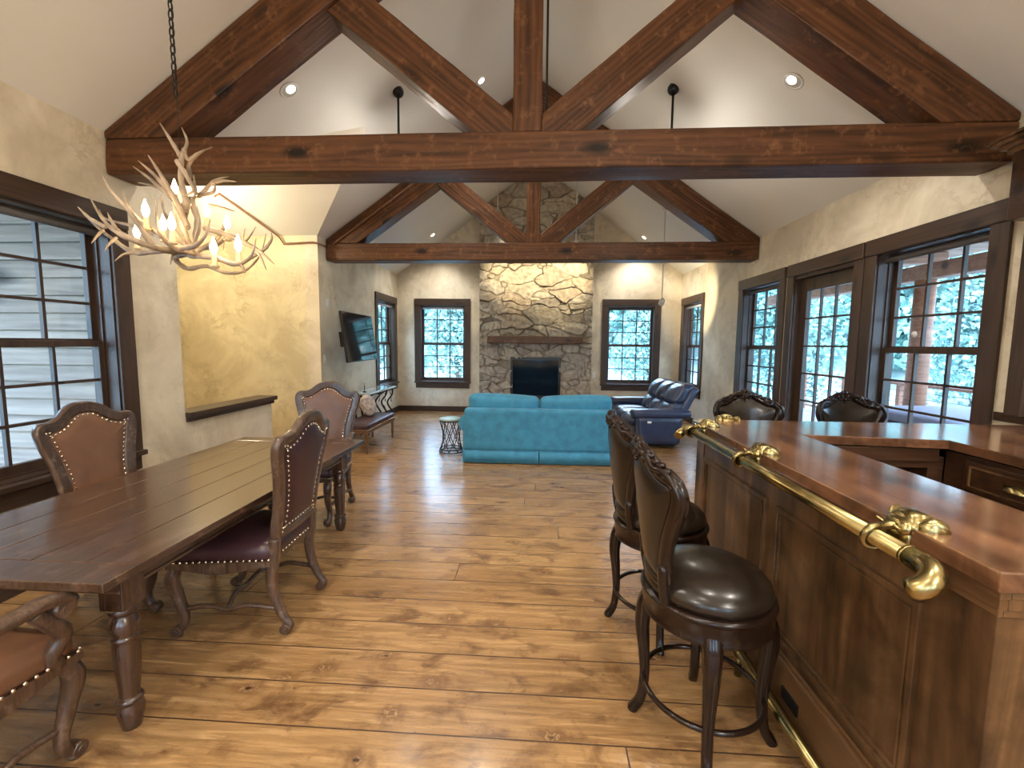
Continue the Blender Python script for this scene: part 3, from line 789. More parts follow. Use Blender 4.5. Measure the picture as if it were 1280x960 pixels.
# ================================================================== frames (chair backs)
def closed_outline(half, per=6):
    """half: (x,z) from bottom centre to top centre on the +x side -> full closed smooth loop"""
    pts = [(x, 0, z) for x, z in half] + [(-x, 0, z) for x, z in half[-2:0:-1]]
    sp = spline(pts, per, True)
    return [(q.x, q.z) for q in sp]
def inset(loop, d):
    n = len(loop); o = []
    for i in range(n):
        a, b = Vector(loop[i - 1]), Vector(loop[(i + 1) % n]); t = (b - a).normalized(); nrm = Vector((-t.y, t.x))
        dd = d(loop[i]) if callable(d) else d
        o.append((loop[i][0] + nrm.x * dd, loop[i][1] + nrm.y * dd))
    for _ in range(2):
        o = [((o[i - 1][0] + 2 * o[i][0] + o[(i + 1) % n][0]) / 4, (o[i - 1][1] + 2 * o[i][1] + o[(i + 1) % n][1]) / 4) for i in range(n)]
    return o
def ring_frame(mb, O, I, yf, prof):
    n = len(O); m = len(prof); vs = []; fs = []
    for k in range(n):
        for t, dy in prof:
            x = O[k][0] * (1 - t) + I[k][0] * t; z = O[k][1] * (1 - t) + I[k][1] * t
            vs.append((x, yf(x, z) + dy, z))
    for k in range(n):
        k2 = (k + 1) % n
        for j in range(m):
            j2 = (j + 1) % m; fs.append((k * m + j, k * m + j2, k2 * m + j2, k2 * m + j))
    mb.add(vs, fs, True)
def pad(mb, I, yf, front, back, puff, c=None):
    n = len(I); cx = 0; cz_ = sum(q[1] for q in I) / n
    S = [1.0, .96, .91, .85, .78, .7, .6, .45, .25]
    bd = [Vector(q) for q in I]
    def lift(x, z):
        d = min((Vector((x, z)) - q).length for q in bd); t = min(1, d / .075); return t * (2 - t)
    vs = []; fs = []
    for side, off in ((1, front), (-1, back)):
        b = len(vs)
        for s in S:
            for q in I:
                x = cx + (q[0] - cx) * s; z = cz_ + (q[1] - cz_) * s
                vs.append((x, yf(x, z) + off + side * puff * lift(x, z), z))
        ci = len(vs); vs.append((cx, yf(cx, cz_) + off + side * puff, cz_))
        for a in range(len(S) - 1):
            for k in range(n):
                k2 = (k + 1) % n; fs.append((b + a * n + k, b + a * n + k2, b + (a + 1) * n + k2, b + (a + 1) * n + k))
        for k in range(n): fs.append((b + (len(S) - 1) * n + k, b + (len(S) - 1) * n + (k + 1) % n, ci))
    m = len(S) * n + 1
    for k in range(n): fs.append((k, (k + 1) % n, m + (k + 1) % n, m + k))
    mb.add(vs, fs, True)
def nails(mb, loop, yf, off, r, step, side=1):
    acc = 0; prev = Vector(loop[0]); 
    n = len(loop)
    for k in range(n):
        a, b = Vector(loop[k]), Vector(loop[(k + 1) % n]); L = (b - a).length
        while acc < L:
            p = a + (b - a) * (acc / L)
            mb.ball((p.x, yf(p.x, p.y) + off, p.y), r, 6, (1, .6, 1), 4); acc += step
        acc -= L

# ================================================================== DINING CHAIRS
def dining_chair(label, seat_mat, front_mat, arms, loc, rz, group='carved high-back dining chairs'):
    root = thing('dining_armchair' if arms else 'dining_chair', label, 'chair', loc, rz, group)
    W = 1.0 if not arms else 1.06
    half = [(0, .52), (.13, .52), (.215, .525), (.235, .60), (.238, .72), (.262, .86), (.295, .98), (.305, 1.06), (.275, 1.11), (.215, 1.115), (.165, 1.135), (.11, 1.18), (.05, 1.205), (0, 1.208)]
    half = [(x * W, z) for x, z in half]
    O = closed_outline(half, 5)
    I = inset(O, lambda q: .068 if q[1] > .6 else .055)
    yf = lambda x, z: -.255 - (z - .45) * .16 + x * x * .25
    mb = MB(); ring_frame(mb, O, I, yf, [(0, -.018), (0, .012), (.12, .022), (.28, .010), (.45, .020), (.62, .008), (.82, .016), (1, .006), (1, -.014), (.6, -.024), (.25, -.026)])
    mb.build('back_frame', 'chair_wood', root)
    mb = MB(); pad(mb, I, yf, .006, -.012, .02)
    bk = mb.build('back_cushion', front_mat, root)
    I2 = inset(I, .012)
    mb = MB(); nails(mb, I2, yf, .014, .0078, .030); nails(mb, I2, yf, -.020, .0078, .030)
    mb.build('nail_trim', 'nail', bk, kind='stuff')
    # seat
    def sf(p, u):
        t = (p.y + .26) / .54; k_ = .90 + .14 * t
        return (p.x * k_, p.y + (.02 * (1 - (p.x / .28) ** 2) if p.y > .2 else 0), p.z)
    MB().soft(-.28 * W, .28 * W, -.26, .28, .415, .515, .045, 12, (0, 0, .022), sf).build('seat', seat_mat, root)
    mb = MB(); vs = []; fs = []
    loopn = []
    crn = [(-.245 * W, -.255), (.245 * W, -.255), (.293 * W, .285), (-.293 * W, .285)]
    for e in range(4):
        a, b = Vector(crn[e]), Vector(crn[(e + 1) % 4])
        for k in range(14):
            t = k / 14; p = a + (b - a) * t; dip = .035 * (math.sin(PI * t) ** 2) if e != 0 else 0
            loopn.append((p.x, p.y, .36 + .035 - dip * 1.0 if True else 0))
    n = len(loopn)
    for q in loopn: vs += [(q[0], q[1], .425), (q[0], q[1], q[2]), (q[0] * .90, q[1] * .90, q[2]), (q[0] * .90, q[1] * .90, .425)]
    for k in range(n):
        k2 = (k + 1) % n
        for j in range(4): j2 = (j + 1) % 4; fs.append((k * 4 + j, k * 4 + j2, k2 * 4 + j2, k2 * 4 + j))
    mb.add(vs, fs); mb.build('seat_rail', 'chair_wood', root)
    mb = MB()
    for e in (1, 2, 3, 0):
        a, b = Vector(crn[e]), Vector(crn[(e + 1) % 4]); L = (b - a).length; m = int(L / .031)
        for k in range(m): p = a + (b - a) * ((k + .5) / m); mb.ball((p.x * 1.0, p.y * 1.0, .432), .0082, 6, (1, 1, 1), 4)
    mb.build('nail_trim', 'nail', root, kind='stuff')
    # legs
    def leg(pts, rads, scroll):
        mb = MB(); sp = spline(pts, 6); mb.tube(sp, lerps(rads, len(sp)), 8, sq=.7)
        x, y, z = scroll[:3]; s = scroll[3]
        mb.tube([(x - .026, y, z), (x + .026, y, z)], [.027, .027], 14); mb.tube([(x - .030, y, z), (x + .030, y, z)], [.013, .013], 10)
        mb.lathe([(.018, 0), (.022, .012), (.018, .02)], 12, c=(x, y - s * .005, 0))
        return mb.build('leg', 'chair_wood', root)
    for s in (-1, 1):
        X = .25 * W
        leg([(s * X, .245, .40), (s * (X + .01), .275, .33), (s * X, .255, .22), (s * X, .225, .12), (s * X, .235, .06), (s * X, .262, .035)], [.033, .034, .027, .022, .022, .02], (s * X, .268, .034, 1))
        XR_ = .215 * W
        leg([(s * XR_, -.262, .54), (s * XR_, -.250, .42), (s * XR_, -.235, .32), (s * XR_, -.25, .20), (s * XR_, -.29, .10), (s * XR_, -.325, .045), (s * XR_, -.30, .022)], [.026, .028, .028, .025, .021, .02, .018], (s * XR_, -.305, .032, -1))
    # stretchers
    for s in (-1, 1):
        mb = MB(); sp = spline([(s * .225 * W, -.255, .15), (s * .232 * W, -.1, .17), (s * .238 * W, .0, .145), (s * .243 * W, .1, .17), (s * .248 * W, .235, .15)], 6); mb.tube(sp, .014, 8); mb.build('side_stretcher', 'chair_wood', root)
    mb = MB(); sp = spline([(-.235 * W, .0, .15), (-.12, .03, .175), (0, .045, .15), (.12, .03, .175), (.235 * W, 0, .15)], 6); mb.tube(sp, .014, 8); mb.build('cross_stretcher', 'chair_wood', root)
    if arms:
        for s in (-1, 1):
            mb = MB(); sp = spline([(s * .262, -.30, .70), (s * .295, -.18, .72), (s * .335, .0, .695), (s * .345, .14, .70), (s * .34, .215, .675), (s * .338, .225, .64), (s * .338, .20, .625)], 6)
            mb.tube(sp, lerps([.020, .024, .03, .033, .031, .024, .014], len(sp)), 10, sx=1.1, sy=.75)
            mb.tube([(s * .338 - .030, .195, .650), (s * .338 + .030, .195, .650)], .030, 14); mb.tube([(s * .338 - .034, .195, .650), (s * .338 + .034, .195, .650)], .014, 10)
            mb.build('arm', 'chair_wood', root)
            mb = MB(); sp = spline([(s * .335, .12, .675), (s * .335, .175, .60), (s * .32, .215, .54), (s * .30, .19, .47), (s * .275, .225, .40)], 6)
            mb.tube(sp, lerps([.022, .027, .026, .025, .03], len(sp)), 8, sq=.7); mb.build('arm_support', 'chair_wood', root)
    return root
dining_chair('carved high-back side chair facing the table from the aisle, plum leather back to camera', 'leather_plum', 'leather_plum', False, (-1.675, 2.385, 0), PI / 2 + R(3))
dining_chair('carved side chair with tan leather back, between table and left window', 'leather_tan', 'leather_tan', False, (-2.50, 2.56, 0), -PI / 2 + R(0))
dining_chair('carved armchair at the far end of the table, pale sheen on its leather back', 'leather_plum', 'leather_tan', True, (-2.07, 3.83, 0), PI)
dining_chair('carved armchair at the near end of the table, cut off by the frame corner', 'leather_tan', 'leather_tan', True, (-2.02, 1.17, 0), 0)

# ================================================================== DINING TABLE
TX0, TX1, TY0, TY1, TZ = -2.63, -1.52, 1.375, 3.71, .74
tb = thing('dining_table', 'long dark plank-top farmhouse table with turned legs', 'table', ((TX0 + TX1) / 2, (TY0 + TY1) / 2, 0))
tcx, tcy = (TX0 + TX1) / 2, (TY0 + TY1) / 2
mb = MB(); hw = (TX1 - TX0) / 2; hl = (TY1 - TY0) / 2
n = 5
for i in range(n):
    x0 = -hw + 2 * hw * i / n; x1 = -hw + 2 * hw * (i + 1) / n
    mb.box(x0 + .0012, x1 - .0012, -hl + .14, hl - .14, TZ - .034, TZ)
for s in (-1, 1): mb.box(-hw, hw, min(s * hl, s * (hl - .139)), max(s * hl, s * (hl - .139)), TZ - .034, TZ)
mb.build('tabletop', 'table', tb, bev=.0035)
mb = MB(); a, b_ = hw - .11, hl - .16
mb.box(-a, a, -b_, -b_ + .025, TZ - .135, TZ - .036); mb.box(-a, a, b_ - .025, b_, TZ - .135, TZ - .036); mb.box(-a, -a + .025, -b_, b_, TZ - .135, TZ - .036); mb.box(a - .025, a, -b_, b_, TZ - .135, TZ - .036)
mb.box(-a - .008, a + .008, -b_ - .008, -b_, TZ - .135, TZ - .12); mb.box(a, a + .008, -b_, b_, TZ - .135, TZ - .12)
mb.build('apron', 'table', tb, bev=.003)
for sx_ in (-1, 1):
    for sy_ in (-1, 1):
        mb = MB(); c = (sx_ * (a - .035), sy_ * (b_ - .045), 0)
        mb.box(c[0] - .05, c[0] + .05, c[1] - .05, c[1] + .05, .53, TZ - .036)
        mb.lathe([(.046, .53), (.050, .522), (.052, .512), (.046, .502), (.036, .495), (.040, .485), (.050, .468), (.053, .445), (.050, .425), (.042, .408), (.046, .402), (.049, .394), (.044, .386), (.046, .372), (.047, .33), (.043, .25), (.036, .165), (.034, .14), (.042, .136), (.047, .126), (.043, .116), (.039, .11), (.045, .095), (.047, .07), (.040, .03), (.033, .0)], 24, c=c)
        mb.build('leg', 'table_leg', tb, bev=.003)

# ================================================================== BAR STOOLS
def bar_stool(label, loc, rz, legrot):
    root = thing('bar_stool', label, 'bar stool', loc, rz, 'swivel bar stools round the bar')
    MB().lathe([(0, .742), (.06, .741), (.12, .733), (.17, .718), (.21, .697), (.235, .672), (.243, .648), (.238, .628), (.22, .622), (0, .62)], 40).build('seat', 'stool_leather', root)
    MB().lathe([(.0, .622), (.248, .622), (.256, .616), (.258, .606), (.250, .600), (.246, .590), (.249, .560), (.246, .535), (.252, .528), (.250, .520), (.236, .516), (0, .516)], 40).build('seat_ring', 'stool_wood', root)
    rot = Matrix.Rotation(legrot, 4, 'Z')
    for k in range(4):
        mb = MB(); sp = spline([(.205, 0, .56), (.232, 0, .50), (.243, 0, .42), (.232, 0, .30), (.226, 0, .18), (.238, 0, .07), (.268, 0, .012), (.275, 0, .0)], 5)
        mb.tube(sp, lerps([.036, .036, .031, .025, .021, .020, .021, .020], len(sp)), 8, sq=.6, up=(0, 1, 0))
        mb.xf(rot @ Matrix.Rotation(k * PI / 2, 4, 'Z')); mb.build('leg', 'stool_wood', root)
    mb = MB(); mb.tube([(.232 * math.cos(a), .232 * math.sin(a), .185) for a in [2 * PI * k / 48 for k in range(48)]], .0115, 10, closed=True); mb.build('foot_ring', 'stool_wood', root)
    half = [(0, .665), (.09, .665), (.145, .68), (.165, .74), (.172, .80), (.20, .88), (.240, .97), (.268, 1.05), (.262, 1.11), (.222, 1.145), (.165, 1.155), (.11, 1.19), (.05, 1.222), (0, 1.215)]
    O = closed_outline(half, 5); I = inset(O, lambda q: .05 if q[1] > .75 else .035)
    yf = lambda x, z: -.212 - (z - .6) * .10 - .06 * math.sin((z - .62) * 2.2) * .3 + x * x * 1.15
    mb = MB(); ring_frame(mb, O, I, yf, [(0, -.014), (0, .010), (.15, .018), (.35, .008), (.55, .017), (.8, .010), (1, .005), (1, -.010), (.6, -.020), (.25, -.020)])
    fr_ = mb.build('back_frame', 'stool_wood', root)
    mb = MB(); pad(mb, I, yf, .004, -.008, .014); mb.build('back_cushion', 'stool_leather', root)
    # carved crest: scrolls and leaves
    mb = MB()
    def P(x, z, o): return (x, yf(x, z) + o, z)
    for side in (.012, -.016):
        for s in (-1, 1):
            pts = []
            for k in range(22):
                a = k / 21 * 2.9 * PI / 1.45; rr_ = .030 * (1 - k / 26)
                pts.append(P(s * (.036 + rr_ * math.cos(a)), 1.178 + rr_ * math.sin(a), side))
            mb.tube(pts, lerps([.010, .007, .005], len(pts)), 7)
            sp = spline([P(s * .06, 1.19, side), P(s * .11, 1.185, side), P(s * .15, 1.150, side), P(s * .20, 1.150, side), P(s * .245, 1.115, side), P(s * .262, 1.05, side), P(s * .24, .985, side)], 5)
            mb.tube(sp, lerps([.011, .010, .012, .010, .012, .009, .004], len(sp)), 7)
            for k, (lx, lz) in enumerate(((.085, 1.165), (.115, 1.172), (.145, 1.140), (.175, 1.140), (.205, 1.128), (.232, 1.10))):
                mb.ball(P(s * lx, lz, side), .016 - .001 * k, 8, (1, .7, 1))
        mb.ball(P(0, 1.222, side * .5), .017, 8, (1.5, .9, 1)); mb.ball(P(0, 1.17, side), .014, 8); mb.ball(P(0, 1.145, side), .010, 8)
    for k in range(-7, 8): mb.ball(P(k * .029, 1.228 - abs(k) * .0105 - (.004 if k % 2 else 0), 0), .0155, 8, (1.0, 1.2, .8))
    mb.build('carved_crest', 'stool_wood', fr_)
    for s in (-1, 1):
        mb = MB(); sp = spline([(s * .13, -.195, .60), (s * .14, -.212, .68), (s * .15, -.22, .78)], 4); mb.tube(sp, [.022] * (len(sp) - 1) + [.012], 8); mb.build('back_post', 'stool_wood', root)
    return root
s0 = bar_stool('dark leather bar stool nearest the camera, in front of the panelled bar', (.70, 1.745, 0), -PI / 2, R(-14))
s1 = dup(s0, (.70, 2.43, 0), -PI / 2 + R(4)); s1['label'] = 'dark leather bar stool just behind the nearest one on the aisle side'
s2 = dup(s0, (1.70, 3.42, 0), PI - R(4)); s2['label'] = 'bar stool across the bar, carved back in front of the far right window wall'
s3 = dup(s0, (2.52, 3.42, 0), PI + R(2)); s3['label'] = 'bar stool across the bar, its carved back in front of the glazed door'

# ================================================================== LOUNGE
so = thing('sofa', 'teal velvet two-cushion sofa seen from behind', 'sofa', (.03, 6.12, 0))
so.location = (.03, 6.14, 0)
# local: front is +y, back panel at y=-.47
mb = MB(); mb.soft(-1.0, 1.0, -.47, -.25, .17, .735, .035, 12, (0, 0, 0)); mb.build('back', 'teal', so)
mb = MB(); mb.soft(-.80, .80, -.30, .44, .18, .36, .03, 8); mb.build('base', 'teal', so)
for s in (-1, 1):
    mb = MB(); a, b_ = sorted((s * .80, s * 1.03)); mb.soft(a, b_, -.44, .46, .16, .50, .03, 8); mb.tube([(s * .955, -.43, .53), (s * .955, .47, .53)], .125, 18); mb.build('arm', 'teal', so)
    a, b_ = sorted((s * .01, s * .80))
    mb = MB(); mb.soft(a, b_, -.18, .48, .35, .50, .06, 10, (0, .02, .03)); mb.build('seat_cushion', 'teal', so)
    a, b_ = sorted((s * .0, s * .97))
    def cf(p, u, s=s): return (p.x, p.y - (p.z - .5) * .12, p.z + (.035 * abs(p.x) / .97 if p.z > .7 else 0))
    mb = MB(); mb.soft(a, b_, -.30, -.06, .45, .875, .075, 12, (0.0, .04, .02), cf); mb.build('back_cushion', 'teal', so)
mb = MB()
for k, (x0, x1) in enumerate(((-1.005, -.005), (.005, 1.005))):
    vs = []; fs = []; n = 40
    for i in range(n + 1):
        x = x0 + (x1 - x0) * i / n; wv = .004 * math.sin(i * .7 + k)
        vs += [(x, -.478 + wv * .3, .175), (x, -.488 + wv, .012), (x, -.480 + wv, .012), (x, -.470, .175)]
    for i in range(n):
        for j in range(4): fs.append((i * 4 + j, i * 4 + (j + 1) % 4, i * 4 + 4 + (j + 1) % 4, i * 4 + 4 + j))
    fs += [(0, 1, 2, 3), (n * 4, n * 4 + 1, n * 4 + 2, n * 4 + 3)]
    mb.add(vs, fs, True)
for s in (-1, 1): a, b_ = sorted((s * 1.005, s * 1.02)); mb.box(a, b_, -.48, .46, .012, .18)
mb.box(-1.0, 1.0, .465, .475, .012, .18)
mb.build('skirt', 'teal', so)
MB().tube([(-.99, -.475, .178), (.99, -.475, .178)], .006, 8).build('piping', 'teal', so)

# navy reclining loveseat, faces -x
rs = thing('reclining_sofa', 'navy leather reclining sofa with plump ribbed back cushions by the right window', 'sofa', (1.9, 7.6, 0), PI / 2 + R(3))
# local: front +y -> world -x ; local x -> world +y
for s in (-1, 1):
    mb = MB(); a, b_ = sorted((s * .68, s * .88))
    def af(p, u): 
        return (p.x, p.y * (.84 + .16 * min(1, p.z / .5)) , p.z)
    mb.soft(a, b_, -.30, .42, .06, .50, .05, 8, (0, 0, 0), af)
    mb.soft(a - .015, b_ + .015, -.42, .49, .47, .60, .055, 10, (0, 0, .01))
    am = mb.build('arm', 'navy', rs)
    if s < 0: MB().box(a - .006, a + .002, .20, .26, .40, .43).build('power_switch', 'white', am, label='small pale switch plate')
mb = MB().soft(-.70, .70, -.34, .40, .07, .34, .05, 8); mb.build('base', 'navy', rs)
for i in range(3):
    x0 = -.68 + i * .4533; x1 = x0 + .4533
    def lean(p, u): return (p.x, p.y - (p.z - .40) * .50, p.z)
    mb = MB(); mb.soft(x0, x1, -.12, .50, .32, .47, .06, 8, (0, .02, .03)); mb.build('seat_cushion', 'navy', rs)
    mb = MB(); mb.soft(x0, x1, -.26, -.04, .42, .70, .07, 10, (0, .05, 0), lean); mb.soft(x0, x1, -.27, -.03, .66, .98, .08, 10, (0, .06, .01), lean); mb.build('back_cushion', 'navy', rs)
mb = MB(); mb.soft(-.70, .70, -.36, -.20, .22, .93, .06, 10, (0, 0, 0), lean); mb.build('back', 'navy', rs)
mb = MB().box(-.66, .66, -.26, .32, 0.0, .07); mb.build('plinth', 'black', rs)

# drum side table
dt = thing('side_table', 'small round drum table with open dark metal lattice beside the sofa', 'side table', (-1.26, 6.26, 0))
MB().lathe([(0, .50), (.165, .50), (.172, .495), (.172, .478), (.165, .472), (0, .472)], 36).build('top', 'tabletop_teal', dt)
mb = MB()
for z, r_ in ((.468, .165), (.012, .175), (.05, .168)): mb.tube([(r_ * math.cos(a), r_ * math.sin(a), z) for a in [2 * PI * k / 32 for k in range(32)]], .008, 8, closed=True)
mb.build('rings', 'iron', dt)
for d in (-1, 1):
    mb = MB()
    for k in range(8):
        a0 = 2 * PI * k / 8; pts = []
        for j in range(9):
            t = j / 8; a = a0 + d * t * 1.25; r_ = .168 - .045 * math.sin(PI * t); pts.append((r_ * math.cos(a), r_ * math.sin(a), .012 + .456 * t))
        mb.tube(pts, .006, 6)
    mb.build('lattice', 'iron', dt)

# television on an arm mount
tv = thing('television', 'black flat television on a wall arm, windows mirrored in its dark screen', 'television', (-2.83, 6.80, 1.67))
tv.rotation_euler = (0, R(8), R(82))
# local: screen faces -y, width along x
MB().box(-.66, .66, -.02, .018, -.375, .375).build('housing', 'black', tv, bev=.006)
MB().box(-.645, .645, -.0235, -.0205, -.36, .362).build('screen', 'screen', tv)
mb = MB().box(-.18, .18, .018, .05, -.15, .15); mb.tube([(0, .03, 0), (.16, .14, 0), (0, .26, 0)], .022, 10); mb.box(-.06, .06, .25, .30, -.12, .12); mb.build('wall_mount', 'black', tv)
tv.rotation_euler = Euler((R(-7), 0, R(93)), 'XYZ')

# console with twig legs, bench with nail trim, pillow
cs = thing('console_table', 'pale glass-topped console table on dark twisted branch legs under the television', 'console table', (-3.02, 7.85, 0))
mb = MB(); mb.soft(-.20, .20, -.72, .72, .70, .735, .015, 8); mb.build('top', 'clear_top', cs)
for s in (-1, 1):
    rnd = random.Random(5 + s)
    for q in range(3):
        y = s * .58; x = -.12 + .12 * q
        mb = MB(); sp = spline([(x, y + .05 * s, .0), (x + .04, y - .02, .2), (x - .04, y - .10 * s, .42), (x + .03, y - .02 * s, .58), (x, y + .06 * s, .70)], 5)
        mb.tube(sp, lerps([.022, .017, .016, .015, .02], len(sp)), 8)
        for k in range(4):
            z = .15 + k * .14; yy = y + rnd.uniform(-.06, .02) * s
            mb.tube([(x, yy, z), (x + rnd.uniform(-.06, .06), yy + rnd.uniform(-.10, .10), z + .08)], [.010, .004], 6)
        mb.build('branch_leg', 'iron', cs)
mb = MB()
for s in (-1, 1):
    sp = spline([(0, -.60, .66), (.03 * s, -.3, .60), (-.03 * s, 0, .66), (.02, .3, .61), (0, .60, .66)], 6); mb.tube(sp, .013, 8)
mb.build('branch_rail', 'iron', cs)
bn = thing('bench', 'low upholstered bench with brass nail trim in front of the console', 'bench', (-2.60, 6.55, 0))
MB().soft(-.21, .21, -.60, .60, .34, .43, .03, 8, (0, 0, .01)).build('seat', 'leather_plum', bn)
mb = MB().box(-.20, .20, -.59, .59, .29, .345); mb.build('frame', 'bench_top', bn, bev=.004)
mb = MB()
for k in range(36): mb.ball((.212, -.58 + k * .0331, .355), .008, 6, (1, 1, 1), 4)
for k in range(12): mb.ball((-.19 + k * .0345, -.602, .355), .008, 6, (1, 1, 1), 4)
mb.build('nail_trim', 'nail', bn, kind='stuff')
for sx_ in (-1, 1):
    for sy_ in (-1, 1): MB().lathe([(.014, 0), (.020, .02), (.015, .05), (.022, .12), (.018, .2), (.026, .25), (.026, .29)], 12, c=(sx_ * .17, sy_ * .55, 0)).build('leg', 'bench_top', bn)
pl = MB().soft(-.06, .06, -.20, .20, -.16, .16, .05, 10, (.06, 0, 0)).build('throw_pillow', 'cream_fabric', None, loc=(-2.70, 6.75, .60), rot=(0, R(-22), R(20)))
tag(pl, 'patterned square throw pillow leaning on the bench', 'pillow')
cd = MB().lathe([(.035, 0), (.035, .008), (.008, .015), (.006, .09), (.012, .10), (.004, .105), (.003, .16), (0, .162)], 14).build('candlestick', 'iron', None, loc=(-3.0, 7.36, .737))
tag(cd, 'thin dark candlestick standing on the console top', 'candlestick')

# ================================================================== CHANDELIER
ANTLERS = [
 (0.019, ((-0.016,0.0,0.118),(-0.046,-0.1,0.106),(-0.067,-0.2,0.108),(-0.148,-0.28,0.15),(-0.268,-0.25,0.237),(-0.382,-0.2,0.362))),
 (0.016, ((-0.063,-0.18,0.11),(-0.085,-0.22,0.194),(-0.115,-0.25,0.275),(-0.243,-0.22,0.394),(-0.303,-0.2,0.481))),
 (0.013, ((-0.104,-0.24,0.124),(-0.157,-0.27,0.162),(-0.165,-0.3,0.203),(-0.208,-0.28,0.262))),
 (0.012, ((-0.261,-0.25,0.197),(-0.396,-0.2,0.257),(-0.512,-0.15,0.333))),
 (0.018, ((0.03,0.0,0.096),(-0.202,0.05,0.135),(-0.433,0.1,0.134),(-0.614,0.15,0.221),(-0.754,0.18,0.312),(-0.827,0.16,0.401))),
 (0.011, ((-0.433,0.1,0.134),(-0.469,0.06,0.115),(-0.473,0.0,0.062))),
 (0.01, ((-0.601,0.15,0.233),(-0.597,0.1,0.187),(-0.601,0.07,0.134))),
 (0.01, ((-0.686,0.15,0.28),(-0.675,0.1,0.233),(-0.663,0.05,0.178))),
 (0.017, ((0.071,-0.05,0.097),(0.021,-0.15,0.119),(0.012,-0.22,0.193),(-0.006,-0.2,0.349))),
 (0.015, ((0.022,-0.1,0.114),(-0.101,-0.12,0.209),(-0.248,-0.1,0.32),(-0.314,-0.08,0.452))),
 (0.014, ((0.08,-0.1,0.14),(0.064,-0.12,0.239),(0.038,-0.14,0.347))),
 (0.015, ((0.022,-0.1,0.114),(0.194,-0.2,0.107),(0.296,-0.25,0.145),(0.321,-0.24,0.235))),
 (0.012, ((0.195,-0.2,0.112),(0.259,-0.24,0.197),(0.236,-0.22,0.31))),
 (0.018, ((0.006,0.0,0.096),(0.223,-0.1,0.066),(0.401,-0.18,0.014),(0.502,-0.2,0.046),(0.526,-0.18,0.15))),
 (0.017, ((0.07,0.05,0.262),(0.224,0.0,0.216),(0.405,-0.05,0.139),(0.501,-0.08,0.085),(0.572,-0.1,0.028))),
 (0.01, ((0.363,-0.03,0.149),(0.355,-0.04,0.184),(0.379,-0.05,0.237))),
 (0.01, ((0.423,-0.18,0.019),(0.457,-0.2,-0.005),(0.472,-0.2,-0.041))),
 (0.01, ((0.427,-0.05,0.128),(0.483,-0.08,0.069),(0.526,-0.1,-0.006))),
 (0.013, ((0.301,0.1,0.104),(0.361,0.14,0.157),(0.406,0.15,0.217),(0.408,0.15,0.262))),
 (0.016, ((-0.01,0.05,0.117),(-0.175,0.1,0.105),(-0.138,0.14,0.045),(-0.021,0.15,0.062),(0.094,0.16,0.022),(0.226,0.15,0.032),(0.335,0.14,0.123),(0.387,0.13,0.249))),
 (0.011, ((-0.063,0.0,0.119),(-0.08,-0.03,0.091),(-0.081,-0.05,0.033))),
 (0.017, ((0.001,0.0,0.39),(-0.026,0.0,0.509),(-0.015,0.0,0.647),(0.006,0.02,0.739),(-0.029,0.03,0.827))),
 (0.013, ((-0.023,0.0,0.657),(-0.049,-0.03,0.729),(-0.091,-0.05,0.815))),
 (0.012, ((0.002,0.0,0.689),(-0.002,0.03,0.648),(0.049,0.05,0.693),(0.116,0.08,0.737))),
 (0.012, ((-0.007,0.05,0.559),(-0.015,0.05,0.624),(0.02,0.07,0.685),(0.058,0.1,0.73))),
 (0.018, ((-0.007,0.0,0.26),(-0.015,-0.05,0.375),(-0.036,-0.12,0.497),(-0.056,-0.18,0.589))),
 (0.013, ((-0.038,-0.06,0.425),(-0.142,-0.05,0.534),(-0.253,-0.03,0.622))),
 (0.012, ((-0.101,0.0,0.434),(-0.278,0.06,0.56),(-0.409,0.1,0.643))),
 (0.015, ((-0.013,0.0,0.347),(-0.182,0.08,0.472),(-0.317,0.14,0.539),(-0.477,0.2,0.585))),
 (0.018, ((-0.031,0.0,0.261),(-0.024,0.03,0.389),(0.019,0.1,0.482),(0.064,0.15,0.572),(0.121,0.2,0.614))),
 (0.011, ((0.053,0.14,0.551),(0.141,0.12,0.56),(0.236,0.1,0.546))),
 (0.012, ((0.034,0.05,0.449),(0.162,0.0,0.453),(0.202,-0.03,0.497))),
 (0.014, ((-0.017,-0.03,0.613),(0.059,-0.06,0.518),(0.094,-0.06,0.444),(0.022,-0.05,0.417))),
 (0.01, ((0.041,0.02,0.45),(0.054,0.0,0.497),(0.06,-0.01,0.546))),
 (0.022, ((0.001,0.0,0.39),(-0.051,0.0,0.304),(-0.011,0.0,0.195),(0.007,0.0,0.107))),
 (0.02, ((-0.007,0.04,0.425),(0.02,0.05,0.317),(0.003,0.04,0.204),(0.054,0.0,0.107))),
 (0.012, ((0.025,0.15,0.425),(0.061,0.2,0.428),(0.091,0.28,0.428))),
 (0.015, ((-0.049,0.1,0.15),(-0.417,0.3,0.267),(-0.687,0.38,0.363),(-0.869,0.36,0.409),(-0.856,0.3,0.454))),
 (0.015, ((-0.049,0.1,0.15),(-0.078,0.3,0.217),(-0.014,0.38,0.297),(0.063,0.4,0.263),(0.175,0.36,0.353))),
 (0.013, ((0.043,0.0,0.118),(-0.011,0.25,0.254),(-0.013,0.33,0.37),(0.06,0.2,0.171))),
 (0.014, ((-0.009,0.05,0.129),(-0.227,0.2,0.243),(-0.405,0.3,0.438),(-0.412,0.3,0.535))),
]
BULBS = ((-0.118,-0.15,0.274),(-0.24,0.1,0.265),(0.072,-0.2,0.188),(0.041,0.1,0.342),(0.092,0.2,0.294),(0.262,-0.15,0.071),(0.403,-0.15,0.084),(-0.509,0.2,0.244),(-0.323,0.3,0.546))

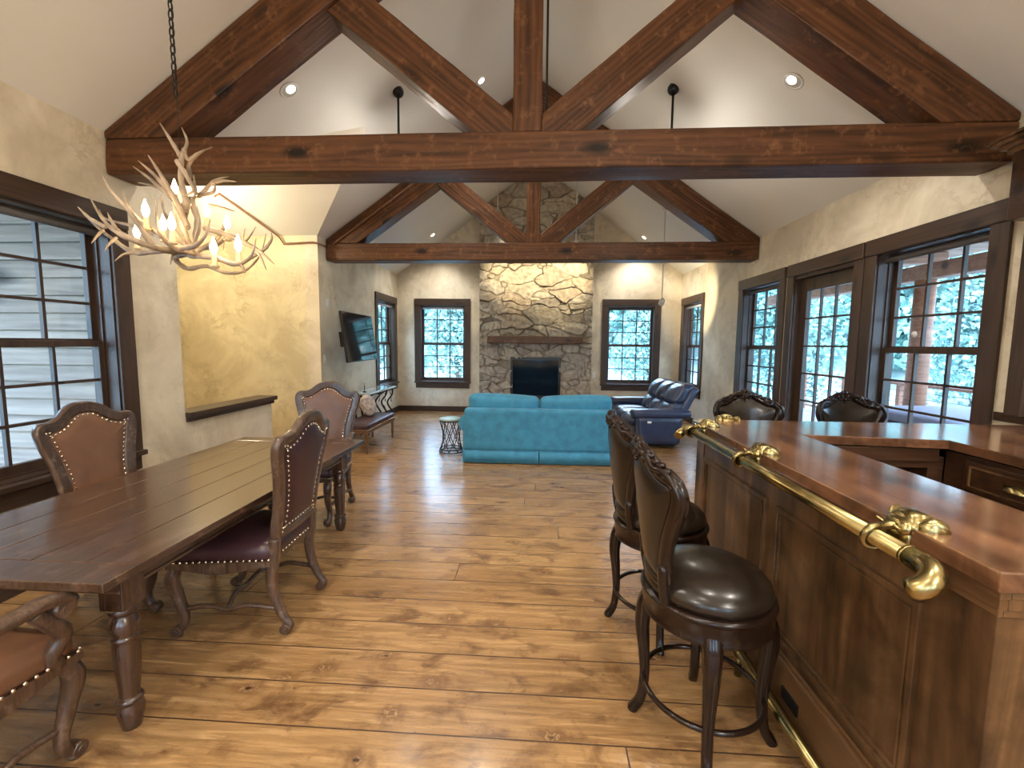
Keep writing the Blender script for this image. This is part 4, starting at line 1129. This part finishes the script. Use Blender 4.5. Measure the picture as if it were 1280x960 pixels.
CHX, CHY, CHZ = -2.05, 2.5, 2.0
ch = thing('antler_chandelier', 'antler chandelier with lit candle bulbs hanging on a chain above the table', 'chandelier', (CHX, CHY, CHZ))
ch.location = (CHX, CHY, CHZ)
def antler(r, pts):
    mb = MB(); sp = spline(pts, 6); n = len(sp)
    rad = [r * (1 - (i / (n - 1)) ** 1.7 * .88) * (1 + .10 * math.sin(i * 1.9)) for i in range(n)]
    mb.tube(sp, rad, 9); mb.ball(sp[0], r * 1.02, 8)
    return mb.build('antler', 'antler', ch)
for r, pts in ANTLERS: antler(r, pts)
for (x, y, z) in BULBS:
    mb = MB().lathe([(.0, -.075), (.020, -.07), (.026, -.060), (.014, -.055), (.013, .0), (0, .0)], 12, c=(x, y, z)); s = mb.build('candle_socket', 'candle', ch)
    mb = MB().lathe([(.006, .0), (.013, .012), (.0185, .032), (.017, .048), (.009, .072), (.003, .092), (0, .098)], 14, c=(x, y, z)); mb.build('bulb', 'bulb_glow', s)
    lamp('bulb_light', 'POINT', (x, y, z + .04), BULB_POWER, (1, .72, .42), ch, shadow_soft_size=.02)
mb = MB(); ztop = ceil_z(CHX) - .03 - CHZ; z = 1.0; i = 0
cxo, cyo = -.03, .0
while z < ztop:
    pts = []
    for k in range(12):
        a = 2 * PI * k / 12; u, v_ = .013 * math.cos(a), .029 * math.sin(a)
        pts.append((cxo + (u if i % 2 else 0), cyo + (0 if i % 2 else u), z + v_))
    mb.tube(pts, .0040, 6, closed=True); z += .046; i += 1
mb.build('chain', 'iron', ch, kind='stuff')
MB().tube([(cxo + .006, 0, .5), (cxo + .006, 0, ztop)], .0025, 6).build('cord', 'iron', ch)
MB().lathe([(0, ztop + .03), (.06, ztop + .03), (.055, ztop + .0), (.02, ztop - .025), (0, ztop - .025)], 20, c=(cxo, 0, 0)).build('canopy', 'iron', ch)

# ================================================================== CEILING FITTINGS
TH = math.atan(SLOPE)
def can(x, y, label, power=CAN_POWER, r=.075, aim=True):
    s = -1 if x < CX else 1
    z = ceil_z(x)
    root = thing('recessed_light', label, 'ceiling light', (x, y, z), 0, 'recessed ceiling lights')
    # sloped trim ring lies in the ceiling plane: rotate about y
    root.rotation_euler = (0, s * TH if s > 0 else -TH, 0)
    MB().lathe([(r - .008, -.002), (r, -.006), (r + .012, -.005), (r + .014, .0), (r - .008, .0)], 32).build('trim_ring', 'white', root)
    MB().lathe([(r - .008, -.003), (r - .012, -.002), (0, -.002)], 32).build('reflector', 'reflector', root)
    MB().lathe([(0, -.006), (r - .034, -.006), (r - .034, -.0015), (0, -.0015)], 24, c=(-s * .018, 0, 0)).build('lamp_disc', 'can_glow', root)
    ld = lamp('downlight', 'SPOT', (x, y, z - .03), power, WARM, None, shadow_soft_size=.05, spot_size=R(125), spot_blend=.8)
    return root
can(-2.26, 4.0, 'round recessed light on the left ceiling slope above the near truss beam')
can(2.14, 4.08, 'round recessed light on the right ceiling slope above the near truss beam')
can(-.78, 5.77, 'small recessed light high on the left slope near the ridge, beside a truss strut')
can(-2.26, 9.27, 'far recessed light low on the left slope above the left end window')
can(2.19, 9.5, 'far recessed light low on the right slope above the right end window')
for x, y in ((-2.2, .9), (2.1, .9), (-2.2, -1.6), (2.1, -1.6), (.7, .9), (-.8, -1.2)):
    ld = lamp('downlight', 'SPOT', (x, y, ceil_z(x) - .05), CAN_POWER, WARM, None, shadow_soft_size=.06, spot_size=R(125), spot_blend=.8)
# unseen fill lamps added behind the camera to brighten the ceiling, and the lamp in the stair bay
for x, y in ((-1.6, -1.2), (1.6, -1.2)):
    lamp('rear_fill_light', 'POINT', (x, y, 2.5), 100, (1, .93, .82), None, shadow_soft_size=.15)
lamp('stair_light', 'POINT', (-4.3, 5.0, 3.1), 55, (1, .86, .62), None, shadow_soft_size=.10)

def stem_light(loc, L, label, mat, head, group, aim=None):
    root = thing('ceiling_stem' if not head else 'stem_spotlight', label, 'ceiling light', loc, 0, group)
    mb = MB().ball((0, 0, -.01), .062, 16, (1, 1, 1.0), 8) if not head else MB().lathe([(0, 0), (.05, 0), (.05, -.02), (.015, -.045), (0, -.045)], 18)
    mb.build('canopy', mat, root)
    MB().tube([(0, 0, -.02), (0, 0, -L)], .013 if not head else .010, 10).build('stem', mat, root)
    if head:
        h = MB().lathe([(.0, .06), (.035, .055), (.045, .03), (.047, -.055), (.040, -.06), (0, -.05)], 20)
        h.xf(Matrix.Translation((0, 0, -L - .045)) @ Matrix.Rotation(R(55), 4, 'X'))
        hh = h.build('lamp_head', mat, root)
        if aim:
            ld = lamp('spot_lamp', 'SPOT', (loc[0], loc[1] + .09, loc[2] - L - .06), 110, (1, .84, .55), None, shadow_soft_size=.03, spot_size=R(75), spot_blend=.7)
            d = Vector(aim) - ld.location; ld.rotation_euler = d.to_track_quat('-Z', 'Y').to_euler()
    else:  # shade, bulb and lamp added behind the beam to brighten the ceiling
        MB().lathe([(0, -L - .02), (.05, -L - .015), (.11, -L - .05), (.12, -L - .06), (.12, -L - .065), (0, -L - .03)], 24).build('added_lamp_shade', mat, root)
        MB().ball((0, 0, -L - .07), .045, 14).build('bulb', 'bulb_glow', root)  # unseen bulb that goes with the added fill lamp
        lamp('ceiling_fill_light', 'POINT', (loc[0], loc[1], loc[2] - L - .20), 13, (1, .93, .82), None, shadow_soft_size=.12)
    return root
stem_light((-1.56, 4.92, ceil_z(-1.56) - .01), .55, 'black ceiling canopy with black stem on the left slope', 'black', False, 'black ceiling stems')
stem_light((1.41, 5.06, ceil_z(1.41) - .01), .55, 'black ceiling canopy with black stem on the right slope', 'black', False, 'black ceiling stems')
stem_light((-.80, 8.45, ceil_z(-.8)), 1.30, 'white stem spotlight left of the chimney, aimed at the stone', 'white', True, 'white stem spotlights', (-.55, 9.74, 3.2))
stem_light((.69, 8.6, ceil_z(.69)), 1.30, 'white stem spotlight right of the chimney, aimed at the stone', 'white', True, 'white stem spotlights', (.50, 9.74, 3.0))
stem_light((2.10, 7.7, ceil_z(2.10)), 1.50, 'long white stem spotlight hanging in front of the right end window', 'white', True, 'white stem spotlights', (2.9, 8.6, 2.5))

# pipes
mb = MB(); sp = [(-4.27, GY1 - .03, 3.74), (-4.23, GY1 - .035, 3.76)]
mb.tube([(-4.32, GY1 - .62, 3.50), (-4.27, GY1 - .60, 3.55), (-3.80, GY1 - .05, 3.12), (-3.74, GY1 - .03, 3.02), (-3.30, GY1 - .03, 3.04), (-3.215, GY1 - .02, 3.02), (-3.20, 6.55, 3.02)], .014, 8)
o = mb.build('conduit_pipe', 'copper'); tag(o, 'thin brown pipe running along the stair wall top to the truss', 'pipe')
mb = MB(); a = Vector((-3.12, 6.57, 3.06)); b_ = Vector((-1.2, 6.57, 3.06 + 1.92 * SLOPE)); mb.tube([a, b_], .013, 8)
for t in (.2, .5, .8): q = a + (b_ - a) * t; mb.ball(q, .02, 8)
o = mb.build('conduit_pipe', 'copper'); tag(o, 'thin brown pipe climbing the left rafter of the farther truss', 'pipe')
mb = MB().tube([(.035, 3.49, 3.1), (.035, 3.49, 5.0)], .009, 8); o = mb.build('conduit_pipe', 'iron'); tag(o, 'thin dark conduit standing behind the near king post', 'pipe')
# small wall plates
for nm, lbl, cat, loc, sz in (('thermostat', 'small white thermostat high on the wall left of the television', 'thermostat', (XL, 6.58, 2.19), (.05, .06)), ('light_switch', 'white switch plate on the wall below and left of the television', 'switch', (XL, 6.47, 1.34), (.035, .06))):
    o = MB().box(0, .012, -sz[0], sz[0], -sz[1], sz[1]); o.box(.012, .018, -.012, .012, -.02, .02); o = o.build(nm, 'white', None, bev=.003, loc=(loc[0] + .001, loc[1], loc[2])); tag(o, lbl, cat)
o = MB().box(-.035, .035, -.012, 0, -.06, .06); o.box(-.012, .012, -.018, -.012, -.02, .02); o = o.build('light_switch', 'white', None, bev=.003, loc=(1.275, YB - .001, .90)); tag(o, 'white switch plate beside the stone chimney, left of the right end window', 'switch')

# ================================================================== OUTDOORS
struct(MB().box(-70, 70, -40, 90, -1.2, -.9).build('ground', 'grass'))
# log siding on the outside of the stair bay
mb = MB(); z = -.3
while z < 3.0:
    pr = [(0, z), (-.052, z + .004), (-.056, z + .016), (-.014, z + .15), (0, z + .15)]
    mb.prism([(GY0 - .142 + a, b_) for a, b_ in pr], 0, -6.6, XL - .202)
    z += .152
struct(mb.build('trim_2', 'siding', label='weathered horizontal log siding outside the left window'))
mb = MB().box(-7.2, XL - .21, 1.0, GY0 + .3, 3.05, 3.2); struct(mb.build('trim_3', 'porch', label='roof eave outside the left window'))
# deck, posts, beams of the right porch
struct(MB().box(XR + .21, 7.3, -1.0, 12.4, -.25, -.06).build('porch_deck', 'deck'))
struct(MB().box(XR + .21, 7.6, -1.0, 12.8, 3.25, 3.40).build('porch_ceiling', 'porch'))
pposts = []
def post(x, y, label):
    o = MB().tube([(0, 0, 0), (.0, 0, 1.5), (0, 0, 2.72)], [.15, .14, .135], 18).build('porch_post', 'porch', None, loc=(x, y, -.06)); tag(o, label, 'post', 'round reddish porch posts')
post(6.15, 7.45, 'round reddish log porch post outside the largest right-hand window')
post(6.15, 11.3, 'farther round reddish log porch post outside the glazed door')
mb = MB().box(-.12, .12, -6, 6, 0, .24); o = mb.build('porch_beam', 'porch', None, bev=.02, loc=(6.15, 6.2, 2.66)); tag(o, 'reddish timber beam carried by the porch posts', 'beam')
for k in range(7):
    o = MB().box(-1.95, 1.6, -.07, .07, 0, .20).build('porch_rafter', 'porch', None, bev=.01, loc=(5.45, 1.4 + k * 1.7, 3.04), rot=(0, 0, 0)); tag(o, 'reddish rafter under the porch roof', 'beam', 'porch rafters')
rl = thing('porch_railing', 'porch railing with thin bars outside the right-hand windows', 'railing', (7.1, 6, -.06))
mb = MB().box(-.05, .05, -6.5, 6.3, .92, .97); mb.box(-.03, .03, -6.5, 6.3, .10, .15); mb.build('handrail', 'porch', rl)
mb = MB()
for k in range(9): mb.box(-.045, .045, -6.4 + k * 1.55, -6.31 + k * 1.55, 0, .95)
mb.build('baluster_posts', 'porch', rl)
mb = MB()
for k in range(6): mb.tube([(0, -6.4, .24 + k * .115), (0, 6.2, .24 + k * .115)], .006, 6)
mb.build('rail_wires', 'iron', rl)
tbx = thing('hot_tub', 'low lavender-grey covered tub on the porch deck', 'hot tub', (5.4, 5.5, -.06))
MB().soft(-.9, .9, -.95, .95, 0, .72, .08, 8).build('body', 'tub', tbx); MB().soft(-.95, .95, -1.0, 1.0, .72, .84, .05, 8, (0, 0, .03)).build('cover', 'tub', tbx)

# wooded hillside
def hillside():
    vs = []; fs = []; nx, ny = 50, 50
    for j in range(ny + 1):
        for i in range(nx + 1):
            x = -75 + 150 * i / nx; y = -30 + 130 * j / ny
            d = max(0, math.hypot(x * .9, y - 2) - 24); z = -.89 + min(16, d * .34) + 1.2 * noise.noise(Vector((x * .07, y * .07, 0))) * min(1, d / 6)
            vs.append((x, y, z))
    for j in range(ny):
        for i in range(nx): a = j * (nx + 1) + i; fs.append((a, a + 1, a + nx + 2, a + nx + 1))
    m = MB(); m.add(vs, fs, True); o = m.build('hillside', 'grass'); struct(o)
hillside()
def leaf_cloud(nm, mat, parent, blobs, nleaf, size, seed):
    rnd = random.Random(seed); vs = []; fs = []
    for _ in range(nleaf):
        bx, by, bz, br = rnd.choice(blobs)
        while True:
            q = Vector((rnd.uniform(-1, 1), rnd.uniform(-1, 1), rnd.uniform(-1, 1)))
            if .25 < q.length < 1: break
        c = Vector((bx, by, bz)) + q * br
        a = Vector((rnd.gauss(0, 1), rnd.gauss(0, 1), rnd.gauss(0, 1))).normalized(); b2 = a.orthogonal().normalized() * size * rnd.uniform(.5, 1); a = a.cross(b2).normalized() * size * rnd.uniform(.4, .9)
        k_ = len(vs); vs += [c - a, c + b2, c + a, c - b2]; fs.append((k_, k_ + 1, k_ + 2, k_ + 3))
    m = MB(); m.add(vs, fs); return m.build(nm, mat, parent)
def tree(label, h, mat, seed, loc):
    rnd = random.Random(seed)
    root = thing('tree', label, 'tree', loc, rnd.uniform(0, 6), 'leafy trees beyond the windows')
    MB().tube(spline([(0, 0, -.5), (.1, 0, h * .3), (-.05, .1, h * .6), (0, 0, h * .92)], 4), lerps([.20, .14, .09, .02], 13), 9).build('trunk', 'bark', root)
    bl = []
    for k in range(16):
        t = rnd.uniform(.12, 1); r_ = (1.9 * (1 - t) + .5); a = rnd.uniform(0, 6.3); bl.append((math.cos(a) * r_ * .5, math.sin(a) * r_ * .5, h * (.08 + .88 * t), r_ * .75))
    leaf_cloud('foliage', mat, root, bl, 9000, .115, seed)
    return root
t1 = tree('leafy green tree on the slope beyond the windows', 7.5, 'leaf', 3, (0, 0, 0)); t2 = tree('leafy green tree on the slope beyond the windows', 6.2, 'leaf2', 8, (3, 3, 0))
rnd = random.Random(11)
spots = [(-8.6, 19.5), (-3.9, 21.5), (.8, 20.0), (5.4, 21.8), (10.2, 18.8), (13.4, 14.0), (18.6, 17.2), (19.4, 11.2), (-10.6, 13.6), (-10.8, 8.6)]
for i, (x, y) in enumerate(spots):
    src = (t1, t2)[i % 2]
    o = src if i < 2 else dup(src)
    o.location = (x, y, -1.0); sc_ = rnd.uniform(.85, 1.15); o.scale = (sc_, sc_, sc_); o.rotation_euler = (0, 0, rnd.uniform(0, 6.28))
# dense woods behind the single trees
bl = []
rnd = random.Random(2)
for k in range(420):
    a = rnd.uniform(-2.1, 1.9); d = rnd.uniform(27, 40); x = math.sin(a) * d; y = 2 + math.cos(a) * d; bl.append((x, y, rnd.uniform(-.5, 1) + max(0, d - 24) * .34 + rnd.uniform(0, 2.6), rnd.uniform(1.3, 2.4)))
o = leaf_cloud('woodland', 'leaf', None, bl, 60000, .34, 5); tag(o, 'dense green woodland covering the slope behind the trees', 'woodland', kind='stuff')
